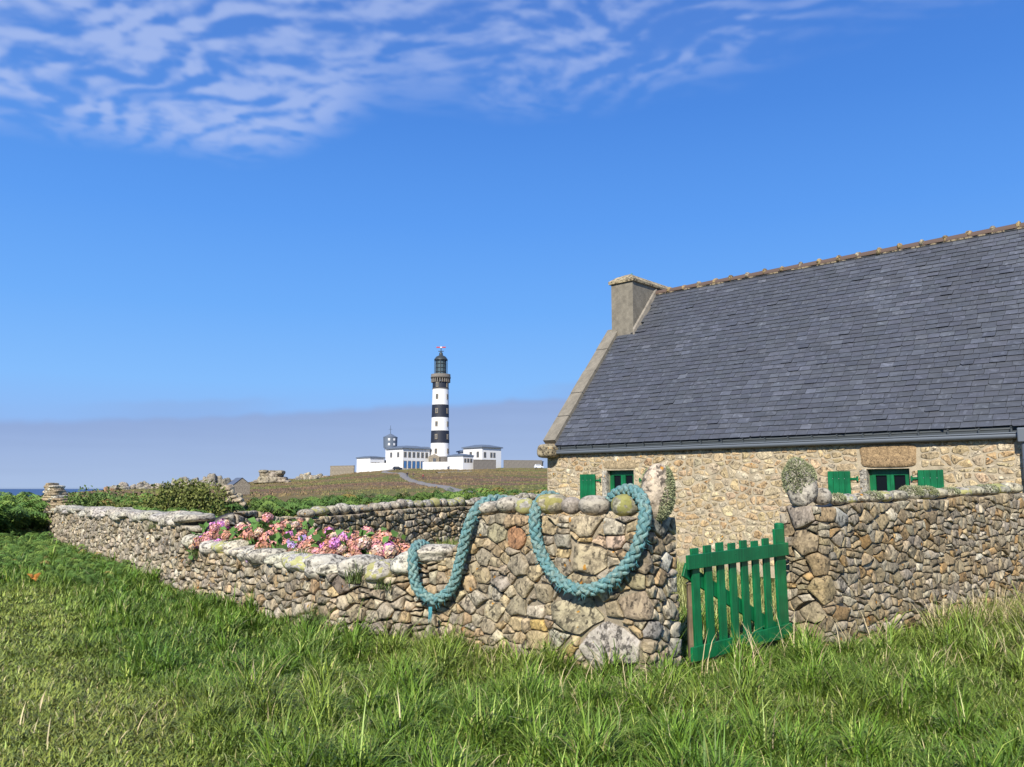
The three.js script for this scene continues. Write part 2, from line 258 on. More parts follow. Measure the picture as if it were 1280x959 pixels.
function stoneGeo(s, place, { joint = 0.012, proud = 0.03, back = -0.07, bulge = 0.3, R, color, uvs = 1.4, rings = 2, rough = 0.006, cut = 0.09, bev = 0.011 }) {
  let P = s.P.slice(); const n0 = P.length;
  for (let i = 0; i < n0; i++) { const p = s.P[i], q = s.P[(i + 1) % n0], ex = q[0] - p[0], ey = q[1] - p[1], l = Math.hypot(ex, ey); if (l < 1e-5) continue; const a = ey / l, b = -ex / l; const Q = clipPoly(P, a, b, a * p[0] + b * p[1] - joint * 0.5 * (0.7 + 0.9 * R())); if (Q.length > 2) P = Q; }
  if (P.length < 3) return null;
  const most = 4 + Math.floor(R() * 2.6); while (P.length > most) { let w = 0, bw = 1e9; for (let i = 0; i < P.length; i++) { const a = P[(i + P.length - 1) % P.length], b = P[i], c = P[(i + 1) % P.length], t = Math.abs((b[0] - a[0]) * (c[1] - a[1]) - (c[0] - a[0]) * (b[1] - a[1])); if (t < bw) { bw = t; w = i; } } if (bw > s.area * 0.3) break; P.splice(w, 1); }
  const sm = []; for (let i = 0; i < P.length; i++) { const p = P[i], q = P[(i + 1) % P.length], l = Math.hypot(q[0] - p[0], q[1] - p[1]); if (l < 0.004) { sm.push([(p[0] + q[0]) / 2, (p[1] + q[1]) / 2]); continue; } sm.push([lerp(p[0], q[0], cut), lerp(p[1], q[1], cut)]); if (l > 0.03) sm.push([lerp(p[0], q[0], 0.5) + (R() - 0.5) * l * 0.16, lerp(p[1], q[1], 0.5) + (R() - 0.5) * l * 0.16]); sm.push([lerp(p[0], q[0], 1 - cut), lerp(p[1], q[1], 1 - cut)]); }
  const K = sm.length, cx = sm.reduce((a, p) => a + p[0], 0) / K, cy = sm.reduce((a, p) => a + p[1], 0) / K, size = Math.sqrt(s.area);
  const pr = proud * (0.4 + 1.2 * R()), tx = (R() - 0.5) * 0.3, ty = (R() - 0.5) * 0.3, b = bulge * Math.min(size, 0.2) * (0.5 + 0.8 * R()), sn = Math.floor(R() * 999);
  const pos = [], uv = [], idx = [], ou = R() * 7, ov = R() * 7;
  const push = (x, y, d) => { pos.push(...place(x, y, d)); uv.push((x + ou + d * 0.5) * uvs, (y + ov + d) * uvs); };
  const levels = rings === 3 ? [[1, back], [1, pr * 0.2], [1 - bev / size, pr + b * 0.6], [0.6, pr + b * 0.95]] : [[1, back], [1, pr * 0.2], [1 - Math.min(0.3, bev / size), pr + b * 0.8]];
  levels.forEach(([k, d], li) => sm.forEach(([x, y]) => { const X = lerp(cx, x, k), Y = lerp(cy, y, k), j = li > 1 ? rough * 3.2 * (fbm(X * 14, Y * 14, 2, sn) - 0.5) : 0; push(X, Y, d + (li > 1 ? (X - cx) * tx + (Y - cy) * ty + j : 0)); }));
  push(cx, cy, pr + b + rough * 3.2 * (fbm(cx * 14, cy * 14, 2, sn) - 0.5));
  for (let l = 0; l < levels.length - 1; l++) for (let i = 0; i < K; i++) { const a = l * K + i, c = l * K + (i + 1) % K; idx.push(a, c, a + K, c, c + K, a + K); }
  const o = (levels.length - 1) * K; for (let i = 0; i < K; i++) idx.push(o + i, o + (i + 1) % K, levels.length * K);
  return paint(triMesh(pos, idx, uv), color);
}
// puts stones under a parent: the most showing ones as parts, the rest as one piece
function addStones(parent, list, most = 300, name = 'stone', mat) {
  list.sort((a, b) => b.show - a.show);
  for (const s of list.slice(0, most)) mesh(name, s.geo, s.mat || mat, parent);
  const rest = list.slice(most); if (!rest.length) return;
  const by = new Map(); for (const s of rest) { const m = s.mat || mat; if (!by.has(m)) by.set(m, []); by.get(m).push(s.geo); }
  const mats = [...by.keys()], r = mesh('small_stones', mergeGeometries(mats.map((m) => mergeGeometries(by.get(m))), true), mats, parent); r.userData.kind = 'stuff';
}
function wallCore(path, u0, u1, top, thick, inset, batter, mat, parent, step = 0.15) {
  const pos = [], idx = [], uv = [], N = Math.max(2, Math.ceil((u1 - u0) / step));
  for (let i = 0; i <= N; i++) {
    const u = lerp(u0, u1, i / N), t = top(u);
    for (const [v, d] of [[-0.3, -inset], [t, -inset], [t, -thick + inset], [-0.3, -thick + inset]]) { pos.push(...path.at(u, v, d, d > -thick / 2 ? batter : -batter)); uv.push(u * 1.2, (v - d) * 1.2); }
  }
  for (let i = 0; i < N; i++) for (let k = 0; k < 4; k++) { const a = i * 4 + k, b = i * 4 + (k + 1) % 4; idx.push(a, a + 4, b, b, a + 4, b + 4); }
  idx.push(0, 1, 2, 0, 2, 3); const e = N * 4; idx.push(e, e + 2, e + 1, e, e + 3, e + 2);
  return mesh('core', triMesh(pos, idx, uv), mat, parent);
}
function boulderPoint(x, y, z, w, h, d, o, bx, rough, freq) {
  const k = Math.pow(Math.abs(x) ** bx + Math.abs(y) ** bx + Math.abs(z) ** bx, -1 / bx), n = k * (1 + rough * 4 * (n3(x * freq * 0.5 + o, y * freq * 0.5 + o, z * freq * 0.5, 300) - 0.5) + rough * 1.1 * (n3(x * freq * 1.7 + o, y * freq * 1.7, z * freq * 1.7 + o, 310) - 0.5));
  return [x * n * w / 2, y * n * h / 2, z * n * d / 2];
}
function boulder(w, h, d, seed, { box: bx = 2.6, rough = 0.10, detail = 4, color = [0.5, 0.48, 0.43], uvs = 1.5, freq = 2.2 } = {}) {
  let g = new THREE.IcosahedronGeometry(1, detail); g.deleteAttribute('uv'); g.deleteAttribute('normal'); g = mergeVertices(g, 1e-4);
  const p = g.attributes.position, uv = []; const o = seed * 3.17;
  for (let i = 0; i < p.count; i++) {
    const [x, y, z] = boulderPoint(p.getX(i), p.getY(i), p.getZ(i), w, h, d, o, bx, rough, freq); p.setXYZ(i, x, y, z);
  }
  g.computeVertexNormals(); g = g.toNonIndexed(); const P = g.attributes.position; uv.length = 0;
  for (let i = 0; i < P.count; i += 3) {                       // texture laid on along the main axis of each face, in metres
    const e = [0, 1, 2].map((k) => [P.getX(i + k), P.getY(i + k), P.getZ(i + k)]), a = e[1].map((v, k) => v - e[0][k]), b = e[2].map((v, k) => v - e[0][k]), nx = Math.abs(a[1] * b[2] - a[2] * b[1]), ny = Math.abs(a[2] * b[0] - a[0] * b[2]), nz = Math.abs(a[0] * b[1] - a[1] * b[0]), ax = nx > ny && nx > nz ? [2, 1] : ny > nz ? [0, 2] : [0, 1];
    for (const p of e) uv.push((p[ax[0]] + seed * 0.37) * uvs, (p[ax[1]] + seed * 0.61) * uvs);
  }
  g.setAttribute('uv', new THREE.Float32BufferAttribute(uv, 2)); return paint(g, color);
}
const showSize = (p, a) => a / (p[0] * p[0] + p[2] * p[2]);
function rubbleWall(parent, path, o) {                       // o: u0,u1,top,v0,thick,core..., palette, joint...
  const R = rng(o.seed * 77 + 5), cells = layStones(o), list = [];
  for (const s of cells) {
    const c = s.c?.slice(0, 3) || o.palette[Math.floor(R() * o.palette.length)], mat = (s.c && s.c[3]) || o.mats[Math.floor(R() * R() * o.mats.length)];
    const geo = stoneGeo(s, (u, v, d) => path.at(u, v, d, o.batter || 0), { ...o.look, R, color: jit(c, R, o.vary ?? 0.22), rings: s.area > 0.02 ? 3 : 2 }); if (!geo) continue;
    list.push({ geo, mat, show: showSize(path.at(s.u, s.v, 0), s.area) });
  }
  return list;
}

// palettes (linear base colours)
const GREYS = [[0.53, 0.48, 0.39], [0.60, 0.55, 0.46], [0.46, 0.42, 0.36], [0.55, 0.48, 0.36], [0.66, 0.62, 0.53], [0.42, 0.38, 0.31]];
const WARM = [[0.56, 0.48, 0.35], [0.60, 0.50, 0.34], [0.51, 0.46, 0.37], [0.46, 0.40, 0.30], [0.64, 0.56, 0.42], [0.54, 0.42, 0.27], [0.50, 0.46, 0.40]];
const DARKW = [[0.46, 0.38, 0.26], [0.41, 0.35, 0.25], [0.50, 0.41, 0.27], [0.37, 0.32, 0.24], [0.46, 0.42, 0.35], [0.54, 0.47, 0.35], [0.48, 0.34, 0.18]];
const LOOK = { joint: 0.011, proud: 0.035, back: -0.09, bulge: 0.13, uvs: 1.5, rough: 0.008 };

// ---------------------------------------------------------------- the tall field wall running off to the bracken
{
  const t = thing('dry_stone_wall', 'long dry stone wall with white crusted capstones running up to the bracken', 'wall');
  const path = new Path([[-14.0, 25.3], [-13.5, 24.65], [-10.6, 20.7], [-7.9, 17.0], [-6.3, 14.75], [-5.05, 13.0], [-4.75, 13.35]], [0, 0.25, 1, 1, 1, 0.08]);
  const top = (u) => lerp(0.92, 1.02, u / 14.5) + 0.03 * Math.sin(u * 3.1);
  const L = path.L;
  wallCore(path, 0.05, L - 0.45, (u) => top(u) - 0.06, 0.55, 0.08, 0.05, M.earth, t);
  const list = rubbleWall(t, path, { u0: 0, u1: L, v0: -0.12, top, rMax: 0.16, rMin: 0.09, A: 1.35, split: 0.165, seed: 21, tries: 12000, palette: GREYS, mats: [M.granite, M.tan, M.crust], look: { ...LOOK, bulge: 0.2 }, batter: 0.05 });
  addStones(t, list, 300);
  const R = rng(31); let u = 1.1;
  while (u < L - 0.5) {                                       // broad capstones, bleached by lichen
    const w = 0.42 + 0.5 * R(), hgt = 0.16 + 0.09 * R(); if (u + w > L - 0.3) break;
    const m = mesh('capstone', boulder(w * 1.06, hgt, 0.62, Math.floor(u * 10), { rough: 0.2, freq: 3.4, detail: 4, color: jit([0.60, 0.58, 0.53], R, 0.1), box: 3.2 }), M.crust, t);
    const p = path.at(u + w / 2, top(u + w / 2) + hgt * 0.30, -0.25), n = path.nrm(u + w / 2); m.position.set(...p); m.rotation.set(0, Math.atan2(n[0], -n[1]), (R() - 0.5) * 0.12, 'YXZ'); u += w * 0.94;
  }
  // stepped end where the wall drops to the flower bed
  [[0.62, 0.13, -5.0, 1.13, 13.25, 0.1], [0.66, 0.10, -4.82, 0.99, 13.12, -0.02], [0.42, 0.08, -4.72, 0.86, 12.98, 0.02]].forEach(([w, h, X, y, F, tilt], i) => { const m = mesh('slab', boulder(w, h, 0.5, 900 + i, { box: 4, rough: 0.10, color: [0.52, 0.49, 0.43] }), M.crust, t); m.position.set(X, y, -F); m.rotation.set(0, -0.75, tilt, 'YXZ'); });
  // broken stub at the far end, flat stones piled up
  for (let i = 0; i < 34; i++) { const l = Math.floor(i / 3), k = i % 3 - 1, half = 0.40 - 0.02 * l, m = mesh('slab', boulder(half * (0.8 + 0.5 * R()), 0.085 + 0.04 * R(), 0.45, 940 + i, { box: 4.5, rough: 0.12, freq: 3, detail: 3, color: jit(i % 4 ? [0.52, 0.44, 0.32] : [0.66, 0.63, 0.56], R, 0.14) }), i % 4 ? M.tan : M.crust, t); m.position.set(-13.30 - 0.012 * l + k * half * 0.62 + (l < 5 ? 0.05 : -0.06), 0.93 + 0.072 * l, -24.62 + 0.1 * k); m.rotation.set(0, -0.5 + R() * 0.4, (R() - 0.5) * 0.16, 'YXZ'); }
}
// ---------------------------------------------------------------- the low wall in front of the flowers
{
  const t = thing('dry_stone_wall', 'low dry stone wall with rounded white capstones in front of the pink hydrangeas', 'wall');
  const path = new Path([[-5.2, 13.1], [-3.4, 11.0], [-2.1, 9.45], [-1.35, 9.02], [-0.78, 8.78]], [0, 1.2, 0.9, 0.5]);
  const L = path.L, top = (u) => 0.70 - 0.05 * sstep(1.5, 4, u) + 0.22 * sstep(L - 0.75, L - 0.15, u) + 0.02 * Math.sin(u * 4);
  wallCore(path, 0.02, L, (u) => top(u) - 0.05, 0.5, 0.08, 0.05, M.earth, t);
  const half = (u) => (u > 2.6 ? 0.05 : 0);
  const big = [[3.4, 0.55, 0.10], [3.55, 0.2, 0.11], [3.9, 0.42, 0.09], [4.15, 0.2, 0.12], [4.5, 0.5, 0.10, [0.46, 0.34, 0.22]], [4.75, 0.25, 0.09, [0.42, 0.36, 0.26]], [5.0, 0.55, 0.11, [0.36, 0.31, 0.27]], [5.25, 0.27, 0.12], [5.5, 0.6, 0.10], [5.65, 0.3, 0.10], [5.85, 0.12, 0.12], [4.45, 0.1, 0.11]].filter((s) => s[0] < L - 0.1);
  const list = rubbleWall(t, path, { u0: 0, u1: L, v0: -0.12, top, seeds: big, rMax: 0.13, rMin: 0.075, A: 1.4, split: 0.145, seed: 43, tries: 9000, palette: [...GREYS, ...WARM], mats: [M.granite, M.tan, M.crust], look: LOOK, batter: 0.05 });
  addStones(t, list, 300);
  const R = rng(51); let u = 0.05;
  while (u < L - 0.15) {
    const w = 0.24 + 0.34 * R(), hgt = 0.17 + 0.11 * R();
    const m = mesh('capstone', boulder(w * 1.12, hgt, 0.52 + 0.1 * R(), Math.floor(u * 17) + 3, { box: 2.5, rough: 0.2, freq: 2.6, color: jit([0.66, 0.64, 0.57], R, 0.08) }), R() < 0.8 ? M.crust : M.mossy, t);
    const c = Math.min(u + w / 2, L - 0.1), p = path.at(c, top(c) + hgt * 0.25, -0.2), n = path.nrm(c); m.position.set(...p); m.rotation.set(0, Math.atan2(n[0], -n[1]), (R() - 0.5) * 0.25, 'YXZ'); u += w * 0.99;
  }
}
// ---------------------------------------------------------------- the tall wall end beside the gate, hung with the rope
const pier = thing('stone_pier', 'tall end of the garden wall hung with the blue green rope, beside the gate', 'wall');
const pierPath = new Path([[-0.80, 8.80], [-0.65, 8.7], [-0.3, 8.4], [0.1, 7.95], [0.45, 7.55], [1.13, 7.05], [1.46, 7.43]], [0, 0.3, 0.5, 0.5, 0.6, 0.06]);
const pierTop = (u) => lerp(0.86, 1.36, clamp((u - 0.05) / 0.55)) - 0.03 * Math.abs(Math.sin(u * 14)) * (u < 0.75 ? 1 : 0.3);
{
  const o = pierPath.L - 2.94 - 0.0;
  const T = M.tan, G = M.granite, C = M.crust;
  const S = [[0.43, 1.2, 0.106, [0.60, 0.58, 0.50, G]], [0.69, 1.17, 0.103, [0.50, 0.46, 0.32, T]], [0.86, 1.28, 0.068], [1.05, 1.3, 0.062], [0.96, 1.13, 0.123, [0.48, 0.28, 0.16, T]], [1.39, 1.25, 0.086], [1.6, 1.2, 0.063], [1.83, 1.3, 0.145, [0.60, 0.52, 0.37, G]], [2.13, 1.27, 0.101, [0.55, 0.53, 0.48, G]], [2.2, 1.37, 0.09], [1.6, 1.13, 0.095, [0.46, 0.44, 0.41, G]], [1.85, 1.14, 0.062, [0.60, 0.46, 0.24, T]], [1.97, 1.14, 0.072, [0.62, 0.48, 0.36, C]], [2.14, 1.16, 0.081, [0.66, 0.50, 0.40, C]], [2.72, 1.29, 0.122, [0.43, 0.41, 0.36, G]], [1.86, 0.99, 0.165, [0.55, 0.49, 0.36, G]], [1.6, 1.03, 0.074, [0.60, 0.48, 0.29, T]], [1.59, 0.91, 0.095], [2.39, 0.99, 0.119, [0.41, 0.35, 0.26, T]], [2.66, 1.1, 0.081, [0.50, 0.40, 0.26, T]], [2.78, 0.97, 0.092, [0.72, 0.70, 0.64, C]], [1.0, 0.88, 0.123, [0.48, 0.43, 0.34, T]], [1.23, 0.83, 0.087], [0.48, 0.74, 0.094], [0.69, 0.98, 0.069], [0.5, 0.93, 0.093], [0.77, 0.69, 0.091], [1.08, 0.68, 0.122, [0.54, 0.47, 0.35, T]], [1.36, 0.66, 0.108, [0.50, 0.43, 0.31, T]], [2.34, 0.83, 0.089, [0.48, 0.44, 0.32, T]], [2.66, 0.85, 0.081, [0.46, 0.36, 0.24, T]], [2.89, 0.77, 0.093, [0.65, 0.60, 0.53, C]], [2.66, 0.7, 0.06], [1.26, 0.5, 0.098, [0.72, 0.67, 0.55, T]], [1.0, 0.5, 0.112, [0.43, 0.40, 0.32, T]], [0.67, 0.42, 0.127], [1.76, 0.53, 0.229, [0.48, 0.43, 0.31, G]], [2.14, 0.57, 0.101, [0.48, 0.42, 0.30, T]], [2.34, 0.63, 0.149, [0.41, 0.35, 0.26, T]], [2.78, 0.57, 0.092, [0.60, 0.54, 0.43, C]], [0.98, 0.34, 0.078, [0.60, 0.50, 0.32, T]], [1.14, 0.34, 0.055], [1.29, 0.35, 0.076, [0.62, 0.46, 0.19, T]], [1.6, 0.38, 0.095, [0.62, 0.55, 0.40, T]], [1.57, 0.29, 0.106, [0.62, 0.59, 0.50, C]], [1.29, 0.22, 0.119, [0.60, 0.49, 0.29, T]], [1.67, 0.2, 0.073, [0.62, 0.47, 0.22, T]], [2.08, 0.27, 0.243, [0.52, 0.50, 0.45, C]], [2.51, 0.43, 0.089, [0.38, 0.37, 0.35, G]], [2.89, 0.39, 0.083, [0.60, 0.56, 0.49, C]], [2.3, 0.41, 0.07], [2.85, 0.25, 0.092, [0.60, 0.56, 0.46, C]], [2.61, 0.29, 0.06], [0.43, 0.51, 0.106], [0.3, 0.65, 0.095], [0.59, 0.27, 0.093], [0.3, 0.45, 0.095]].map(([u, v, r, c]) => [u + o, v, r * 1.08, c]);
  wallCore(pierPath, 0.12, pierPath.L - 0.52, (u) => pierTop(u) - 0.04, 0.5, 0.018, 0.03, M.soilMortar, pier, 0.08);
  const list = rubbleWall(pier, pierPath, { u0: 0.02, u1: pierPath.L, v0: -0.12, top: pierTop, seeds: S, rMax: 0.10, rMin: 0.062, A: 1.4, split: 0.135, seed: 61, tries: 9000, palette: WARM, mats: [M.granite, M.tan, M.crust], look: { joint: 0.008, proud: 0.017, back: -0.05, bulge: 0.06, uvs: 1.6, rough: 0.008, cut: 0.07 }, batter: 0.03, vary: 0.12 });
  addStones(pier, list, 300);
}
// ---------------------------------------------------------------- the wall right of the gate, running to the house
{
  const t = thing('garden_wall', 'mortared rubble wall with a row of lichen covered cobbles, from gate to cottage', 'wall');
  const path = new Path([[2.80, 8.79], [3.07, 8.40], [6.5, 10.8], [7.45, 11.46]], [0, 0.05, 1]);
  const L = path.L, top = (u) => 1.42 + 0.12 * clamp((u - 0.5) / 4.4) + 0.012 * Math.sin(u * 6);
  wallCore(path, 0.52, L, (u) => top(u) - 0.01, 0.46, 0.014, 0.02, M.soilMortar, t);
  const q = [[0.24, 1.32, 0.15], [0.62, 1.34, 0.11, [0.42, 0.33, 0.2, M.tan]], [0.3, 1.06, 0.15], [0.85, 1.3, 0.09, [0.40, 0.40, 0.38, M.granite]], [0.45, 0.84, 0.15, [0.48, 0.38, 0.24, M.tan]], [0.5, 0.60, 0.17, [0.46, 0.37, 0.23, M.tan]], [0.35, 0.38, 0.13], [0.75, 0.36, 0.11], [0.3, 0.14, 0.16, [0.44, 0.36, 0.24, M.tan]], [0.75, 0.1, 0.12], [1.3, 1.3, 0.10], [1.25, 1.05, 0.09, [0.44, 0.29, 0.12, M.tan]], [1.6, 1.25, 0.10], [2.0, 1.3, 0.09], [2.6, 1.28, 0.10, [0.36, 0.3, 0.2, M.tan]]];
  const list = rubbleWall(t, path, { u0: 0, u1: L, v0: -0.1, top, seeds: q, rMax: 0.12, rMin: 0.065, A: 1.35, split: 0.135, seed: 71, tries: 12000, palette: [...DARKW, ...DARKW, ...GREYS], mats: [M.tan, M.granite, M.crust], look: { joint: 0.009, proud: 0.015, back: -0.05, bulge: 0.05, uvs: 1.6, rough: 0.008, cut: 0.07 }, batter: 0.02 });
  addStones(t, list, 300);
}
// ---------------------------------------------------------------- the wall behind the flower bed
{
  const t = thing('dry_stone_wall', 'dark dry stone wall behind the flower bed, topped with round cobbles', 'wall');
  const path = new Path([[-5.05, 13.55], [-4.2, 15.2], [-2.6, 18.3], [-0.6, 21.4], [1.3, 24.2]], [0, 1, 1, 1]);
  const L = path.L, top = (u) => lerp(1.02, 1.28, u / L) + 0.06 * Math.sin(u * 1.3) * (u < 3 ? 1 : 0.3) + 0.12 * sstep(1.9, 1.2, u) * sstep(0.4, 1, u);
  wallCore(path, 0.02, L, (u) => top(u) - 0.04, 0.5, 0.08, 0.04, M.earth, t);
  const list = rubbleWall(t, path, { u0: 0, u1: L, v0: -0.1, top, rMax: 0.16, rMin: 0.09, A: 1.7, split: 0.2, seed: 81, tries: 12000, palette: [...GREYS, ...WARM], mats: [M.granite, M.tan], look: LOOK, batter: 0.04 });
  addStones(t, list, 300);
  const R = rng(83); let u = 2.6;
  while (u < L - 0.2) {
    const w = 0.22 + 0.2 * R(), h = 0.16 + 0.1 * R(), c = u + w / 2, y = top(c) - 0.02 + h / 2;
    const m = mesh('cobble', boulder(w, h, 0.3 + 0.1 * R(), Math.floor(u * 31), { box: 2.2, rough: 0.08, detail: 3, color: jit([0.50, 0.48, 0.43], R, 0.14) }), [M.granite, M.crust, M.mossy][Math.floor(R() * 3)]);
    tag(m, 'round cobble in the row along the top of the dark wall behind the flowers', 'cobble', 'cobbles on the wall behind the flower bed');
    m.position.set(...path.at(c, y, -0.2)); m.rotation.y = R() * 6; u += w * (0.96 + 0.12 * R());
  }
}
// ---------------------------------------------------------------- ruined wall stub between the bush and the small barn
{
  const t = thing('ruined_wall', 'heap of pale tumbled stones sloping down beside the bush', 'wall'); const R = rng(91);
  for (let i = 0; i < 110; i++) { const k = R(), X = -8.3 + 0.85 * k + 0.1 * (R() - 0.5), F = 24.2 + 0.3 * R(), hgt = 1.70 - 0.85 * k, y = R() * hgt; const m = mesh('stone', boulder(0.16 + 0.16 * R(), 0.10 + 0.08 * R(), 0.26, 700 + i, { box: 3.6, rough: 0.16, freq: 3, detail: 2, color: jit([0.56, 0.49, 0.38], R, 0.18) }), R() < 0.5 ? M.tan : M.crust, t); m.position.set(X, Math.max(y, 0.05), -F); m.rotation.set(R() * 0.4, R() * 6, R() * 0.4); }
  mesh('core', metreUV(new THREE.ExtrudeGeometry(new THREE.Shape([[-8.25, -0.2], [-7.45, -0.2], [-7.45, 0.68], [-8.25, 1.42]].map((p) => new THREE.Vector2(...p))), { depth: 0.3, bevelEnabled: false }).translate(0, 0, -24.6)), M.earth, t);
}

// ---------------------------------------------------------------- cobbles and standing stones on the walls
function lichenTuft(n, seed, inside, surf) {                  // crisp little fronds of grey green lichen standing off a stone
  const R = rng(seed), pos = [], idx = [], cl = []; let k = 0;
  for (let i = 0; i < n; i++) {
    const d = new THREE.Vector3(R() * 2 - 1, R() * 2 - 1, R() * 2 - 1).normalize(); if (!inside(d)) { i -= 0.7; if (++k > n * 20) break; continue; }
    const b = surf(d), s = 0.009 + 0.010 * R(), t = new THREE.Vector3(R() - 0.5, R() - 0.5, R() - 0.5).normalize(), o = d.clone().multiplyScalar(0.8).add(new THREE.Vector3(R() - 0.5, R() - 0.5, R() - 0.5)).normalize(), c = jit([0.30, 0.32, 0.17], R, 0.45);
    const A = b.clone().addScaledVector(t, s * 0.5), B = b.clone().addScaledVector(t, -s * 0.5), C = b.clone().addScaledVector(o, s * 1.5), Q = pos.length / 3;
    for (const p of [A, B, C]) { pos.push(p.x, p.y, p.z); cl.push(...c); } idx.push(Q, Q + 1, Q + 2);
  }
  return triMesh(pos, idx, null, cl);
}
M.lichen = std({ vertexColors: true, roughness: 1, side: THREE.DoubleSide });
function topStone(name, label, group, X, y, F, w, h, o = {}) {
  const m = mesh(name, boulder(w, h, o.d ?? w * 0.95, o.seed ?? Math.round(X * 97 + 400), { box: o.box ?? 2.25, rough: o.rough ?? 0.05, detail: 5, color: o.color ?? [0.5, 0.47, 0.42], freq: o.freq ?? 1.6 }), o.mat ?? M.granite);
  m.position.set(X, y, -F); m.rotation.set(0, o.turn ?? 0.3, o.tilt ?? 0, 'YXZ'); tag(m, label, o.cat ?? 'cobble', group);
  if (o.lichen) mesh('lichen', lichenTuft(o.lichen[0], 5, o.lichen[1], (d) => new THREE.Vector3(...boulderPoint(d.x, d.y, d.z, w, h, o.d ?? w * 0.95, (o.seed ?? Math.round(X * 97 + 400)) * 3.17, o.box ?? 2.25, o.rough ?? 0.05, o.freq ?? 1.6)).multiplyScalar(0.985)), M.lichen, m, 'bushy grey green lichen');
  return m;
}
{
  const g = 'cobbles on the wall end with the rope';
  topStone('cobble', 'pale flat cobble lying under the rope where it crosses the wall top', g, -0.235, 1.405, 8.49, 0.30, 0.14, { color: [0.54, 0.52, 0.48], tilt: 0.08 });
  topStone('cobble', 'pale grey long cobble between the rope crossing and the yellow mossed stone', g, -0.024, 1.44, 8.27, 0.28, 0.16, { color: [0.52, 0.50, 0.46] });
  topStone('cobble', 'light cobble with a yellow lichen cap in front of the far wall', g, 0.125, 1.43, 8.12, 0.19, 0.17, { color: [0.60, 0.58, 0.52], mat: M.mossy });
  topStone('cobble', 'yellow green mossy cobble inside the top of the big rope loop', g, 0.373, 1.455, 7.83, 0.30, 0.185, { color: [0.50, 0.45, 0.32], mat: M.mossy, rough: 0.09 });
  topStone('cobble', 'small round grey cobble between the mossy one and the big smooth oval', g, 0.545, 1.445, 7.68, 0.19, 0.165, { color: [0.42, 0.39, 0.37], mat: M.tan });
  topStone('cobble', 'big smooth grey oval cobble under the cottage shutter', g, 0.74, 1.45, 7.54, 0.275, 0.19, { color: [0.47, 0.45, 0.42], rough: 0.03, mat: M.tan, tilt: -0.04 });
  topStone('cobble', 'green tinged round cobble with the rope slung over it', g, 0.995, 1.455, 7.34, 0.25, 0.20, { color: [0.48, 0.46, 0.33], mat: M.mossy, rough: 0.04 });
  topStone('standing_stone', 'upright pale boulder with bushy lichen on one side, beside the rope', 'upright stones flanking the gate', 1.265, 1.575, 7.24, 0.27, 0.47, { d: 0.24, cat: 'standing stone', color: [0.66, 0.58, 0.50], rough: 0.06, tilt: -0.06, turn: 0, lichen: [5200, (d) => d.x > 0.12 + 0.3 * d.y + 0.35 * (n3(d.x * 4, d.y * 4, d.z * 4, 3) - 0.5) || (d.x < -0.6 && d.z < -0.2), 0] });
  const r = 'cobbles along the wall from gate to cottage';
  topStone('standing_stone', 'upright stone with a lichen cap standing right above the gate post', 'upright stones flanking the gate', 2.985, 1.65, 8.66, 0.31, 0.46, { d: 0.27, cat: 'standing stone', color: [0.58, 0.56, 0.53], rough: 0.17, freq: 2.6, box: 2.8, tilt: 0.05, turn: 0.4, lichen: [6000, (d) => d.y - 0.2 * d.x > -0.05 + 0.5 * (n3(d.x * 4, d.y * 4, d.z * 4, 6) - 0.5), 0] });
  topStone('cobble', 'round grey cobble against the lichen capped upright stone', r, 3.22, 1.52, 8.70, 0.20, 0.18, { color: [0.48, 0.46, 0.43] });
  const R = rng(101); const rows = [[3.43, 8.84, 0.16, 0.12], [3.6, 8.97, 0.18, 0.115], [3.79, 9.1, 0.2, 0.12], [3.98, 9.23, 0.2, 0.12], [4.16, 9.36, 0.2, 0.13], [4.37, 9.51, 0.24, 0.13], [4.62, 9.68, 0.26, 0.17], [4.87, 9.86, 0.26, 0.15], [5.1, 10.02, 0.24, 0.12], [5.32, 10.18, 0.24, 0.12], [5.56, 10.35, 0.25, 0.12], [5.8, 10.52, 0.27, 0.13], [6.06, 10.70, 0.28, 0.13], [6.33, 10.89, 0.28, 0.14], [6.6, 11.07, 0.3, 0.16]];
  rows.forEach(([X, F, w, h], i) => { const wallTop = 1.42 + 0.12 * clamp((Math.hypot(X - 3.07, F - 8.55)) / 4.2); topStone('cobble', i === 6 || i === 7 ? 'cobble under a thick pad of pale lichen below the cottage window' : i % 3 ? 'weathered cobble bedded in the row on the wall running to the cottage' : 'lichen furred cobble bedded in the row on the wall running to the cottage', r, X, wallTop + h * 0.42, F, w * 1.05, h, { d: 0.26, turn: -0.6, color: jit([0.58, 0.56, 0.48], R, 0.1), mat: [M.crust, M.mossy, M.granite][i % 3], rough: 0.1, lichen: i % 3 === 0 || i === 6 || i === 7 ? [i === 6 || i === 7 ? 2200 : 1000, (d) => d.y > -0.2, 0] : null }); });
}

